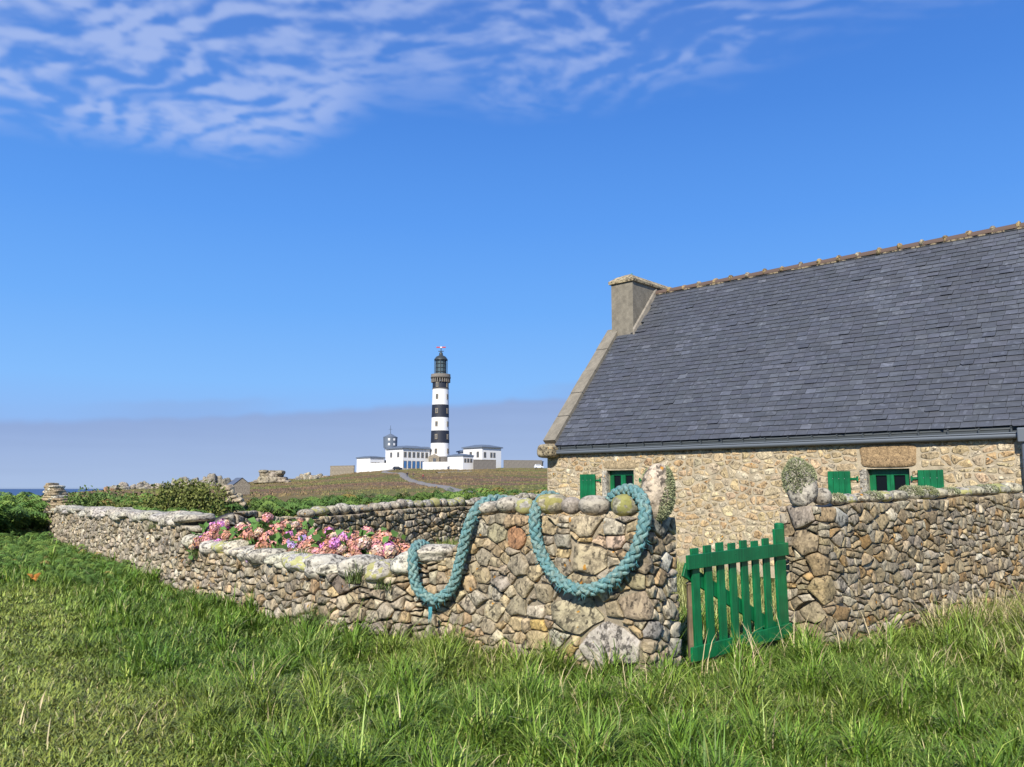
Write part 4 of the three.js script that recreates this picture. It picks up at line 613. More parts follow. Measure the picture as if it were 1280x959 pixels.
function building(name, label, X, F, y0, y1, a, b, psi, o = {}) {   // near corner at X, F; a = length of the face turned to one side, b = of the other
  const base = ground(X, F) - 1.2, t = thing(name, label, 'building', [X, base, -F], Math.PI / 2 - psi * D), h = y1 - base, m = o.mat || M.white;
  mesh('wall', metreUV(box(b, h, a, b / 2, h / 2, -a / 2), 0.5), m, t);
  if (o.roof !== 0) { const e = o.eave ?? 0.7, rh = o.rh ?? 1.2; mesh('roof', mergeGeometries([box(b + 2 * e, 0.5, a + 2 * e, b / 2, h + 0.25, -a / 2), (() => { const q = triMesh([-e, 0, e, b + e, 0, e, b + e, 0, -a - e, -e, 0, -a - e, b * 0.3, rh, -a * 0.3, b * 0.7, rh, -a * 0.3, b * 0.7, rh, -a * 0.7, b * 0.3, rh, -a * 0.7], [0, 1, 5, 0, 5, 4, 1, 2, 6, 1, 6, 5, 2, 3, 7, 2, 7, 6, 3, 0, 4, 3, 4, 7, 4, 5, 6, 4, 6, 7]).translate(0, h + 0.5, 0); q.setAttribute('uv', new THREE.Float32BufferAttribute(new Float32Array(16), 2)); return q; })()]), M.roofBlue, t); }
  const win = (x, y, w, hh, face, mm = M.farGlass, nm = 'window') => { const g = mesh(nm, box(face ? 0.16 : w + 0.5, hh + 0.5, face ? w + 0.5 : 0.16), o.trim || M.farStone, t); g.position.set(face ? 0 : x, y - base, face ? -x : 0); mesh('pane', box(face ? 0.06 : w, hh, face ? w : 0.06, face ? -0.09 : 0, 0, face ? 0 : 0.09), mm, g); };
  for (const [x, y, w, hh, mm, nm] of o.right || []) win(x, y, w, hh, 0, mm, nm); for (const [x, y, w, hh] of o.left || []) win(x, y, w, hh, 1);
  return t;
}
{
  const door = std({ color: col(0.05, 0.16, 0.36) });
  const R6 = [1.4, 4, 6.6, 9.2, 11.8, 14.4];
  building('keepers_house', 'two storey white house with blue doors and a flat grey roof by the lighthouse', -51.5, 392, 11, 20.4, 13, 16.2, 45, { left: [[3.5, 17.6, 1.2, 2], [9, 17.6, 1.2, 2]], right: [...R6.map((x) => [x, 17.6, 1.1, 2.2]), ...R6.slice(0, 5).map((x) => [x, 12.9, 1.5, 3.2, door, 'door'])] });
  building('keepers_wing', 'small white wing joining the keepers house to the lighthouse', -43.2, 402, 11, 20.2, 6, 7, 45, { right: [[2, 17.6, 1.1, 2], [5, 13.4, 1.1, 2]] });
  building('white_house', 'white two storey house with a low grey roof beyond the lighthouse', -14.2, 395, 11, 21.0, 13.4, 12.6, 45, { left: [[3, 17.8, 1.3, 2.4], [8, 17.8, 1.3, 2.4]], right: [[1.8, 17.6, 1.1, 2.2], [6, 17.6, 1, 2], [8, 17.6, 1, 2], [1.8, 13, 1.1, 2.6]] });
  building('white_wing', 'long white wing with a grey roof between the lighthouse and the white house', -21.5, 412, 11, 19.9, 12, 9, 60, { left: [[2, 17, 1, 1.6], [5, 17, 1, 1.6], [8, 17, 1, 1.6]] });
  building('white_store', 'plain white store with one blank wall in front of the white house', -22.2, 376, 11, 16.2, 10.6, 6.5, 45, { eave: 0.3, rh: 0.7, right: [[1.4, 14.3, 0.9, 1.4], [3.2, 14.3, 0.9, 1.4], [5, 14.3, 0.9, 1.4]] });
  building('white_shed', 'low white shed with a flat grey roof beside the grey yard wall', -66.2, 388, 10, 15.8, 10, 8.5, 42, { eave: 0.35, rh: 0.6, right: [[1.4, 13, 0.9, 1.2], [3.2, 13, 0.9, 1.2], [5, 13, 0.9, 1.2]] });
  building('low_annex', 'low grey annex behind the white shed', -62, 404, 10, 14.8, 5, 9, 30, { mat: M.farGrey, eave: 0.2, rh: 0.3 });
  building('low_annex', 'low pale annex at the end of the long yard wall', 10.4, 402, 10, 14.6, 6, 12, 25, { mat: M.farGrey, eave: 0.2, rh: 0.3 });
  const yard = (label, X0, F0, X1, F1, y1, m) => { const L = Math.hypot(X1 - X0, F1 - F0), gy = Math.min(ground(X0, F0), ground(X1, F1)) - 1, o = thing('yard_wall', label, 'wall', [X0, gy, -F0], Math.atan2(F1 - F0, X1 - X0)); mesh('wall_face', metreUV(box(L, y1 - gy, 0.5, L / 2, (y1 - gy) / 2, 0), 0.4), m, o); mesh('coping', box(L + 0.1, 0.18, 0.7, L / 2, y1 - gy + 0.09, 0), m === M.white ? M.white : M.farStone, o); };
  yard('grey stone yard wall at the downhill end of the lighthouse yard', -88, 404, -75, 396, 12.4, M.farStone);
  yard('white yard wall in front of the white shed and keepers house', -66, 386, -53.8, 386, 13.2, M.white);
  yard('white yard wall at the foot of the lighthouse', -41, 383, -29.5, 380, 13.6, M.white);
  yard('grey yard wall beside the plain white store', -17.5, 378, -7.5, 384, 14.6, M.farGrey);
  yard('dark grey yard wall stretching away towards the cottage roof', -4, 398, 14.5, 402, 15.0, M.farGrey);
  // lookout
  const t = thing('lookout_tower', 'dark grey slate hung lookout tower with an aerial mast', 'tower', [-60.4, ground(-60, 412) - 1, -412], 0.35), h = 27.3 - (ground(-60, 412) - 1);
  mesh('shaft', new THREE.CylinderGeometry(2.4, 2.4, h - 5, 8).translate(0, (h - 5) / 2, 0), M.white, t); mesh('cabin', new THREE.CylinderGeometry(3.6, 3.4, 5.4, 8).translate(0, h - 3, 0), M.roofBlue, t); mesh('roof', new THREE.ConeGeometry(3.7, 1.9, 8).translate(0, h + 0.6, 0), M.roofBlue, t); mesh('mast', mergeGeometries([new THREE.CylinderGeometry(0.08, 0.12, 5, 6).translate(0, h + 3, 0), box(1.8, 0.1, 0.1, 0, h + 3.6, 0)]), M.iron, t);
  for (const a of [-0.4, 0.39, 1.18]) for (const y of [-1.6, -4]) { const w = mesh('window', box(1.0, 1.1, 0.1), M.white, t); w.position.set(Math.sin(a) * 3.35, h + y, Math.cos(a) * 3.35); w.rotation.y = a; }
}
// path up to the yard
{
  const strip = (pts, w, lift) => { const c = new THREE.CatmullRomCurve3(pts.map(([x, f]) => new THREE.Vector3(x, 0, f))), pos = [], idx = [], uv = [], N = 160; for (let i = 0; i <= N; i++) { const p = c.getPoint(i / N), q = c.getTangent(i / N), l = Math.hypot(q.x, q.z), ww = w * (0.85 + 0.3 * vn(i * 0.3, 2, 600)); for (const s of [-1, -0.33, 0.33, 1]) { const X = p.x + q.z / l * ww * s, F = p.z - q.x / l * ww * s; pos.push(X, ground(X, F) + lift - (Math.abs(s) === 1 ? 0.3 : 0), -F); uv.push(X * 0.3, F * 0.3); } } for (let i = 0; i < N; i++) for (let k = 0; k < 3; k++) { const a = i * 4 + k; idx.push(a, a + 1, a + 4, a + 1, a + 5, a + 4); } return triMesh(pos, idx, uv); };
  const m = std({ map: TX.mortar, color: col(0.34, 0.31, 0.27), side: THREE.DoubleSide });
  structure('path', strip([[-2, 95], [-8, 130], [-15, 170], [-22, 205], [-30, 245], [-37, 285], [-46, 330], [-56, 365], [-55.5, 384]], 1.35, 0.35), m, 'grey gravel path climbing the heath to the lighthouse yard', 'path');
  structure('footpath', strip([[-27, 300], [-22, 330], [-17, 345]], 0.7, 0.3), std({ map: TX.mortar, color: col(0.45, 0.38, 0.26), side: THREE.DoubleSide }), 'thin sandy footpath crossing the heath below the store', 'path');
}
// ---------------------------------------------------------------- people and cars near the yard
{
  function bodyGeo(stride) {
    const J = { head: [0, 1.58, 0], neck: [0, 1.42, 0], chest: [0, 1.25, 0], hip: [0, 0.92, 0] }, caps = [[[0, 1.60, 0.01], [0, 1.55, 0.02], 0.105, 0.09], [[0, 1.48, 0], [0, 1.40, 0], 0.055, 0.06], [[-0.12, 1.34, 0], [0.12, 1.34, 0], 0.10, 0.10], [[0, 1.28, 0], [0, 0.98, 0], 0.15, 0.14], [[-0.07, 0.92, 0], [0.07, 0.92, 0], 0.13, 0.13]];
    for (const s of [-1, 1]) { const k = stride * s; caps.push([[0.09 * s, 0.9, 0], [0.10 * s, 0.48, k * 0.6], 0.10, 0.07], [[0.10 * s, 0.48, k * 0.6], [0.10 * s, 0.08, k * 0.9 - 0.02], 0.07, 0.045], [[0.10 * s, 0.05, k * 0.9 - 0.02], [0.11 * s, 0.045, k * 0.9 + 0.14], 0.05, 0.04], [[0.19 * s, 1.34, 0], [0.24 * s, 1.06, -k * 0.4], 0.06, 0.048], [[0.24 * s, 1.06, -k * 0.4], [0.24 * s, 0.82, -k * 0.4 + 0.08], 0.046, 0.035], [[0.24 * s, 0.80, -k * 0.4 + 0.08], [0.235 * s, 0.72, -k * 0.4 + 0.1], 0.036, 0.025]); }
    const n = 72, mc = new MarchingCubes(n, new THREE.MeshBasicMaterial(), false, false, 120000); mc.isolation = 0; const H = 0.92;
    for (let z = 0; z < n; z++) for (let y = 0; y < n; y++) for (let x = 0; x < n; x++) { const p = [((x - n / 2) / (n / 2)) * H, ((y - n / 2) / (n / 2)) * H + 0.86, ((z - n / 2) / (n / 2)) * H]; let d = 9; for (const [a, b, ra, rb] of caps) { const ab = [b[0] - a[0], b[1] - a[1], b[2] - a[2]], ap = [p[0] - a[0], p[1] - a[1], p[2] - a[2]], h = clamp((ap[0] * ab[0] + ap[1] * ab[1] + ap[2] * ab[2]) / (ab[0] ** 2 + ab[1] ** 2 + ab[2] ** 2)), q = Math.hypot(ap[0] - ab[0] * h, ap[1] - ab[1] * h, ap[2] - ab[2] * h) - lerp(ra, rb, h), k = 0.04, e = Math.max(k - Math.abs(d - q), 0) / k; d = Math.min(d, q) - e * e * k * 0.25; } mc.field[x + y * n + z * n * n] = -d; }
    mc.update(); const c = mc.count, g = new THREE.BufferGeometry(); g.setAttribute('position', new THREE.BufferAttribute(mc.positionArray.slice(0, c * 3), 3)); g.setAttribute('normal', new THREE.BufferAttribute(mc.normalArray.slice(0, c * 3), 3)); g.scale(H, H, H).translate(0, 0.86, 0); return g;
  }
  const geo = bodyGeo(0.3);
  const dress = (g, top, legs) => { g = g.clone(); const p = g.attributes.position, c = new Float32Array(p.count * 3); for (let i = 0; i < p.count; i++) { const y = p.getY(i), x = Math.abs(p.getX(i)), q = y > 1.42 || (x > 0.19 && y < 0.84) ? (y > 1.6 ? [0.06, 0.04, 0.03] : [0.5, 0.32, 0.24]) : y > 0.9 ? top : y < 0.1 ? [0.05, 0.05, 0.05] : legs; c.set(q, i * 3); } g.setAttribute('color', new THREE.BufferAttribute(c, 3)); return g; };
  const m = std({ vertexColors: true });
  [[-34.3, 273, [0.03, 0.03, 0.04], [0.04, 0.05, 0.08], 0.2, 'person in dark clothes walking down the gravel path from the lighthouse'], [-31.0, 262, [0.08, 0.05, 0.05], [0.10, 0.09, 0.08], -0.3, 'person in a brown top walking on the gravel path'], [-25.9, 243, [0.25, 0.05, 0.05], [0.05, 0.05, 0.07], 0.1, 'person in a dull red top on the lower gravel path'], [-20.5, 318, [0.75, 0.73, 0.7], [0.12, 0.12, 0.16], 0.8, 'person in a white top on the thin sandy footpath']].forEach(([X, F, a, b, r, l]) => { const o = mesh('person', dress(geo, a, b), m); o.position.set(...onGround(X, F, 0.2)); o.rotation.y = r; tag(o, l, 'person', 'walkers below the lighthouse'); });
  function car(name, label, X, F, turn, c, hgt) {
    const t = thing(name, label, 'car', onGround(X, F, 0.1), turn, 'cars parked by the lighthouse yard'), sh = new THREE.Shape([[-2.1, 0.35], [2.1, 0.35], [2.15, 0.7], [2.0, 0.92], [1.1, 1.0], [0.45, hgt], [-1.6, hgt], [-2.1, 0.95]].map((p) => new THREE.Vector2(...p)));
    mesh('body', new THREE.ExtrudeGeometry(sh, { depth: 1.6, bevelEnabled: true, bevelSize: 0.06, bevelThickness: 0.06, bevelSegments: 2 }).translate(0, 0, -0.8), std({ color: col(...c), roughness: 0.3 }), t);
    for (const z of [-0.875, 0.875]) { mesh('side_window', box(1.9, 0.38, 0.02, -0.45, hgt - 0.28, z), M.farGlass, t); for (const x of [-1.3, 1.35]) { const w = mesh('wheel', new THREE.CylinderGeometry(0.32, 0.32, 0.2, 18).rotateX(Math.PI / 2).translate(x, 0.32, z * 0.93), M.black, t); mesh('rim', new THREE.CylinderGeometry(0.18, 0.18, 0.21, 12).rotateX(Math.PI / 2).translate(x, 0.32, z * 0.94), M.zinc, w); } }
    mesh('windscreen', box(0.02, 0.7, 1.4).rotateZ(0.8).translate(0.82, (1.0 + hgt) / 2, 0), M.farGlass, t);
  }
  car('parked_car', 'dark car parked by the keepers house gate', -52.4, 381, 0.4, [0.03, 0.035, 0.05], 1.5); car('parked_car', 'white van parked at the end of the long yard wall', 12.6, 392, 0.1, [0.7, 0.72, 0.75], 1.9);
}
// ---------------------------------------------------------------- granite outcrops along the skyline, and the small barn
{
  const R = rng(611); const tor = (label, px, F, wpx, hpx, n, c = [0.44, 0.42, 0.38]) => {
    const s = F / 1036, X = (px - 640) * s, t = thing('granite_outcrop', label, 'rock outcrop', onGround(X, F), 0, 'granite outcrops on the skyline');
    for (let i = 0; i < n; i++) { const u = n > 1 ? i / (n - 1) - 0.5 : 0, w = wpx * s / n * (1.5 + 0.9 * R()), h = hpx * s * 0.72 * (0.45 + 0.75 * R() * (1 - 1.1 * Math.abs(u))); const m = mesh('rock', boulder(w, h * 1.5, w * 0.9, 1000 + Math.floor(px) + i, { box: 3.4, rough: 0.26, freq: 3.2, detail: 4, color: jit(c, R, 0.15), uvs: 0.12 }), M.granite, t); m.position.set(u * wpx * s, h * 0.25, (R() - 0.5) * 4); m.rotation.y = R() * 6; }
  };
  tor('ruddy stack of rock at the seaward end of the skyline rocks', 142, 300, 5, 9, 2, [0.52, 0.34, 0.22]);
  tor('low jagged rocks next to the ruddy stack above the sea', 163, 310, 36, 11, 7); tor('broken rocks in the middle of the skyline ridge above the bush', 194, 320, 28, 14, 6); tor('pointed rocks between the broken ridge and the round boulder rocks', 214, 325, 18, 9, 4);
  tor('big rounded boulder rocks on the skyline above the bush', 242, 330, 34, 17, 6); tor('rugged rocks with upright blocks on the skyline beside the barn', 268, 330, 28, 18, 5); tor('small rocks showing just over the barn roof', 290, 335, 16, 13, 3);
  { const F = 330, s = F / 1036, t = thing('granite_outcrop', 'massive square topped granite tor on the heath between barn and lighthouse', 'rock outcrop', onGround((343 - 640) * s, F, 0.4), 0, 'granite outcrops on the skyline'); let k = 0; for (const [x, y, w, h] of [[-11, 3, 14, 9], [0, 3, 16, 9], [11, 3, 14, 8], [-9, 9, 15, 8], [4, 9, 17, 8], [-11, 13, 10, 5], [1, 13, 13, 4], [10, 12, 10, 6], [-19, 1, 8, 5], [19, 0, 8, 5]]) { const m = mesh('rock', boulder(w * s, h * s, 5, 1300 + k++, { box: 4, rough: 0.16, freq: 3, detail: 4, color: jit([0.46, 0.42, 0.36], R, 0.12), uvs: 0.12 }), M.granite, t); m.position.set(x * s, y * s, (R() - 0.5) * 2); } }
  tor('pale broken rocks between the square tor and the yard wall', 385, 370, 22, 10, 5, [0.5, 0.47, 0.4]); tor('flat pale rocks against the grey yard wall', 403, 385, 14, 5, 3, [0.5, 0.47, 0.4]);
  const F = 150, s = F / 1036, X = (305 - 640) * s, t = thing('stone_barn', 'small stone barn with a blue grey slate roof half hidden by the bush', 'building', onGround(X, F, -0.3), 0.62); const gy = EYE + 1.9 - ground(X, F) + 0.3, w = 2.9, l = 3.6, e = gy - 1.15;
  const sh = new THREE.Shape([[-w / 2, -0.5], [w / 2, -0.5], [w / 2, e], [0, gy], [-w / 2, e]].map((p) => new THREE.Vector2(...p)));
  mesh('wall', metreUV(new THREE.ExtrudeGeometry(sh, { depth: l, bevelEnabled: false }).translate(0, 0, -l), 1), M.farStone, t);
  for (const sgn of [-1, 1]) mesh('roof', triMesh([0, gy + 0.08, 0.1, sgn * (w / 2 + 0.15), e - 0.04, 0.1, sgn * (w / 2 + 0.15), e - 0.04, -l - 0.1, 0, gy + 0.08, -l - 0.1], [0, 1, 2, 0, 2, 3]), std({ color: col(0.10, 0.12, 0.16), side: THREE.DoubleSide, roughness: 0.6 }), t);
}

// ---------------------------------------------------------------- plants: instanced ground cover
function instanced(name, geo, mat, list, label, category) {
  const m = new THREE.InstancedMesh(geo, mat, list.length); m.name = numbered(name); m.castShadow = m.receiveShadow = true;
  const M4 = new THREE.Matrix4(), E = new THREE.Euler(), Q = new THREE.Quaternion(), P = new THREE.Vector3(), S = new THREE.Vector3(), c = new THREE.Color();
  list.forEach((o, i) => { E.set(o.tx || 0, o.ry, o.tz || 0, 'YXZ'); Q.setFromEuler(E); P.set(o.X, o.y, -o.F); S.set(o.s * (o.w || 1), o.h, o.s * (o.w || 1)); m.setMatrixAt(i, M4.compose(P, Q, S)); m.setColorAt(i, c.setRGB(...o.c)); });
  scene.add(m); return tag(m, label, category, null, 'stuff');
}
const leafMat = (o = {}) => new THREE.MeshPhysicalMaterial({ roughness: 0.6, side: THREE.DoubleSide, specularIntensity: 0.5, ...o });
// front line of the walls (X -> F), on whose near side the meadow lies
const LINE = [[-14, 25.2], [-13.5, 24.6], [-7.9, 17.0], [-5.05, 13.0], [-3.4, 11.0], [-2.1, 9.42], [-1.35, 9.0], [-0.65, 8.68], [-0.3, 8.37], [0.1, 7.92], [0.45, 7.5], [1.13, 6.98], [1.48, 7.40], [1.6, 9.5], [2.72, 9.5], [2.80, 8.75], [3.07, 8.33], [6.5, 10.75], [9, 12.5]];
const wallF = (X) => { for (let i = 1; i < LINE.length; i++) if (X < LINE[i][0]) return lerp(LINE[i - 1][1], LINE[i][1], clamp((X - LINE[i - 1][0]) / (LINE[i][0] - LINE[i - 1][0]))); return 12; };
const wallDist = (X, F) => { let d = 9; for (let i = 1; i < LINE.length; i++) { const [ax, af] = LINE[i - 1], [bx, bf] = LINE[i], vx = bx - ax, vf = bf - af, t = clamp(((X - ax) * vx + (F - af) * vf) / (vx * vx + vf * vf)); d = Math.min(d, Math.hypot(X - ax - vx * t, F - af - vf * t)); } return d; };
class Blades {                                                // many single blades gathered into one mesh
  constructor() { this.p = []; this.c = []; this.i = []; }
  add(X, y, F, h, dx, df, lean, curve, w, c, N = 3) {         // a ribbon of N pieces that bows over in the direction dx, df
    const q = this.p.length / 3, l = Math.hypot(dx, df) || 1; dx /= l; df /= l; const sx = -df * w * 0.5, sf = dx * w * 0.5; let o = 0, v = 0, th = lean * 0.45;
    for (let k = 0; k <= N; k++) {
      const x = X + dx * o, f = F + df * o, yy = y + v, t = k / N, ww = t < 0.5 ? 1 : 1.55 - 1.1 * t;
      if (k === N) this.p.push(x, yy, -f); else this.p.push(x + sx * ww, yy, -(f + sf * ww), x - sx * ww, yy, -(f - sf * ww));
      const st = h / N; o += Math.sin(th) * st; v += Math.cos(th) * st; th += curve * 2.2 / N;
    }
    for (let k = 0; k < 2 * N + 1; k++) this.c.push(c[0], c[1], c[2]);
    for (let k = 0; k < N - 1; k++) { const a = q + 2 * k; this.i.push(a, a + 1, a + 2, a + 1, a + 3, a + 2); } const a = q + 2 * N - 2; this.i.push(a, a + 1, a + 2);
  }
  build(name, mat, label, category) { return tag(mesh(name, triMesh(this.p, this.i, null, this.c), mat), label, category, null, 'stuff'); }
}
{
  const R = rng(900), meadow = new Blades(), mown = new Blades(), dry = new Blades(), garden = new Blades(), tops = new Blades(), heath = new Blades();
  const GREEN = [0.138, 0.215, 0.022], LUSH = [0.086, 0.180, 0.021], YEL = [0.250, 0.275, 0.052], OLIVE = [0.175, 0.205, 0.036], STRAW = [0.50, 0.41, 0.22], LIGHT = [0.36, 0.43, 0.10];
  const mix = (a, b, t) => [lerp(a[0], b[0], t), lerp(a[1], b[1], t), lerp(a[2], b[2], t)];
  function sow(X, F, scale) {
    const lim = wallF(X); if (X > -14 && F > lim - 0.03) return; const wd = wallDist(X, F);
    const lawn = sstep(0.35, -0.5, X + 1.75 + (F - 5) * 0.62 + 1.1 * (fbm(X * 0.9, F * 0.9, 3, 910) - 0.5)) * sstep(15, 11, F);            // the mown strip
    const cs = 0.30 * (0.6 + 0.4 * scale), gi = Math.floor(X / cs), gj = Math.floor(F / cs); let bx = 0, bf = 0, bd = 9, bh = 0;             // nearest tussock
    for (let a = -1; a <= 1; a++) for (let b = -1; b <= 1; b++) { const tx = (gi + a + h2(gi + a, gj + b, 3)) * cs, tf = (gj + b + h2(gi + a, gj + b, 4)) * cs, d = (X - tx) ** 2 + (F - tf) ** 2; if (d < bd) { bd = d; bx = X - tx; bf = F - tf; bh = h2(gi + a, gj + b, 5); } }
    const cl = fbm(X * 1.5 + 3, F * 1.5, 3, 920), fine = fbm(X * 4, F * 4, 2, 930), patch = fbm(X * 0.5 + 9, F * 0.5, 3, 940), drier = sstep(2.2, 5.5, X) * 0.55 + sstep(0.56, 0.68, patch) * 0.4;
    const near = Math.exp(-bd / (cs * cs * 0.12)), T = sstep(0.45, 0.8, bh) * (1 - lawn) * near;
    let h = lerp(0.07 + 0.08 * sstep(0.36, 0.72, cl) + 0.26 * T + 0.04 * fine, 0.045 + 0.03 * fine + 0.03 * bh, lawn) + 0.03 * sstep(0.5, 0.05, wd) * (1 - lawn) + 0.05 * drier;
    if (X > 4.2 && wd < 2.2) h += 0.12 * sstep(4.2, 5.5, X) * sstep(2.2, 0.6, wd);
    let c = mix(mix(LUSH, GREEN, patch), OLIVE, clamp(drier + 0.3 * (fine - 0.4))); c = mix(c, YEL, clamp(lawn * (0.45 + 0.5 * fine))); c = c.map((v) => v * (0.70 + 0.42 * bh));
    const r = R(); if (r < 0.03 + 0.09 * drier + 0.03 * lawn) c = mix(c, STRAW, 0.35 + 0.5 * R()); else if (r > 0.84) c = mix(c, LIGHT, 0.75); c = jit(c, R, 0.5, 0.16);
    const a = R() * 6.283, k = 0.9 / cs;
    (lawn > 0.6 ? mown : meadow).add(X, ground(X, F) - 0.012, F, h * (0.6 + 0.9 * R()), bx * k * (0.5 + 2 * T) + Math.cos(a) + 0.1, bf * k * (0.5 + 2 * T) + Math.sin(a), 0.2 + 1.6 * R() * R() + (lawn > 0.6 ? 0.5 : 0), 0.25 + 0.85 * R(), (0.0065 + 0.0055 * R() * R()) * scale, c, F < 9.5 ? 3 : 2);
  }
  const field = (X0, X1, F0, F1, n, scale) => { for (let i = 0; i < n; i++) sow(lerp(X0, X1, R()), lerp(F0, F1, R()), scale); };
  field(-4.4, 4.6, 4.2, 6.6, 115000, 1); field(-6.2, 6.3, 6.6, 8.6, 95000, 1.12); field(-8.5, 8, 8.6, 11.5, 80000, 1.4); field(-12, -3, 10.5, 14.5, 55000, 1.7); field(-16, -5, 14.5, 20, 45000, 2.3); field(-20, -8, 20, 26, 20000, 3);
  field(-9, -4.4, 4.5, 9, 24000, 1.5); field(4.6, 9, 4.5, 9.5, 26000, 1.3); field(1.5, 2.8, 7.4, 9.5, 7000, 1.1);
  for (let i = 0; i < 26000; i++) { const X = lerp(-4.6, 4, R()), F = lerp(8.3, 22, R()), lim = wallF(X); if (F < lim + 0.75 && !(X > 1.6 && X < 2.7)) continue; const hx = (X - 1.03) * -0.6725 + (F - 18.67) * -0.74; if (hx < 0.15 && X > 0.6) continue; if ((F - 13.5) > (X + 5.05) * 1.72) continue; const a = R() * 6.283; garden.add(X, ground(X, F), F, (0.16 + 0.3 * fbm(X, F, 2, 950)) * (X > -1.6 && X < 0.5 ? 1.7 : 1), Math.cos(a), Math.sin(a), 0.3 + 0.6 * R(), R(), 0.014, jit(mix(GREEN, STRAW, X > 1 ? 0.4 : 0.2), R, 0.35)); }
  // tall straw coloured grass by the wall and stalks here and there
  const stalk = (X, F, h) => { const a = R() * 6.283; dry.add(X, ground(X, F), F, h, Math.cos(a) + 0.4, Math.sin(a), 0.2 + 1.0 * R(), 0.2 + 0.6 * R(), 0.005 + 0.003 * R(), jit(STRAW, R, 0.25)); };
  for (let i = 0; i < 3000; i++) { const X = 4.4 + 4.0 * R(), wd = 0.1 + 2.4 * R() * R(), F = wallF(X) - wd * 1.2; if (fbm(X * 2, F * 2, 2, 960) > 0.42) stalk(X, F, 0.26 + 0.36 * R()); }
  for (let i = 0; i < 700; i++) { const X = -0.5 + 5.5 * R(), F = wallF(X) - 0.05 - 1.6 * R(); if (F < 8.6 && fbm(X * 2, F * 2, 2, 961) > 0.58) stalk(X, F, 0.14 + 0.26 * R()); }
  for (let i = 0; i < 60; i++) { const X = 1.5 + 2.2 * R(), F = Math.min(wallF(X), 8.4 - (3 - X) * 0.8) - 0.1 - 0.3 * R(); stalk(X, F, 0.3 + 0.35 * R()); }
  for (let i = 0; i < 1200; i++) { const X = -4 + 8.5 * R(), F = 4.4 + 3 * R(); if (F < wallF(X) - 0.1 && fbm(X * 1.6, F * 1.6, 2, 962) > 0.5) stalk(X, F, 0.07 + 0.15 * R()); }
  // tufts rooted in the wall tops and joints
  for (const [X, y, F, n, h] of [[-4.62, 0.62, 12.4, 60, 0.2], [-3.9, 0.78, 11.7, 60, 0.14], [-3.2, 0.74, 10.9, 60, 0.16], [-2.55, 0.74, 10.15, 80, 0.18], [-1.7, 0.6, 9.15, 80, 0.24], [-6.2, 0.92, 14.55, 50, 0.18], [-2.22, 0.0, 9.36, 260, 0.36], [-1.35, 0.55, 8.95, 50, 0.16], [-8.5, 1.0, 25, 140, 0.4], [-7.2, 0.85, 24.0, 140, 0.3], [3.0, 1.42, 8.8, 20, 0.05]]) for (let i = 0; i < n; i++) { const a = R() * 6.283; tops.add(X + (R() - 0.5) * 0.2, y + (R() - 0.5) * 0.04, F + (R() - 0.5) * 0.12, h * (0.6 + 0.7 * R()), Math.cos(a), Math.sin(a), 0.5 + R(), R(), 0.007, jit([0.11, 0.15, 0.04], R, 0.4)); }
  const mat = leafMat({ vertexColors: true, roughness: 0.5 });
  meadow.build('grass', mat, 'long tufted meadow grass growing up to the stone walls', 'grass'); mown.build('grass', mat, 'short yellowish grass of the trodden strip beside the meadow', 'grass'); garden.build('grass', mat, 'rough grass inside the walled garden', 'grass'); tops.build('grass', mat, 'little grass tufts rooted in the joints of the dry walls', 'grass'); dry.build('dry_grass', mat, 'tall straw coloured stalks along the foot of the walls', 'grass');
  for (let i = 0; i < 30000; i++) { const F = 45 + 365 * Math.sqrt(R()), X = F * lerp(-0.62, 0.5, R()), k = 0.85 + 0.3 * R(), c = heathColor(X, F).map((v) => v * k), y = ground(X, F) - 0.05, s = (0.5 + 0.6 * R()) * (F < 120 ? 0.6 : 1), hh = s * 0.38; for (let b = 0; b < 4; b++) { const a = R() * 6.283; heath.add(X + (R() - 0.5) * s, y, F + (R() - 0.5) * s, hh * (0.5 + 0.7 * R()), Math.cos(a), Math.sin(a), 0.6, 0.4, s * 0.3, c, 1); } }
  heath.build('heath', leafMat({ vertexColors: true, roughness: 0.95, specularIntensity: 0.1 }), 'brown and purple heath covering the rise below the lighthouse', 'heath');
}
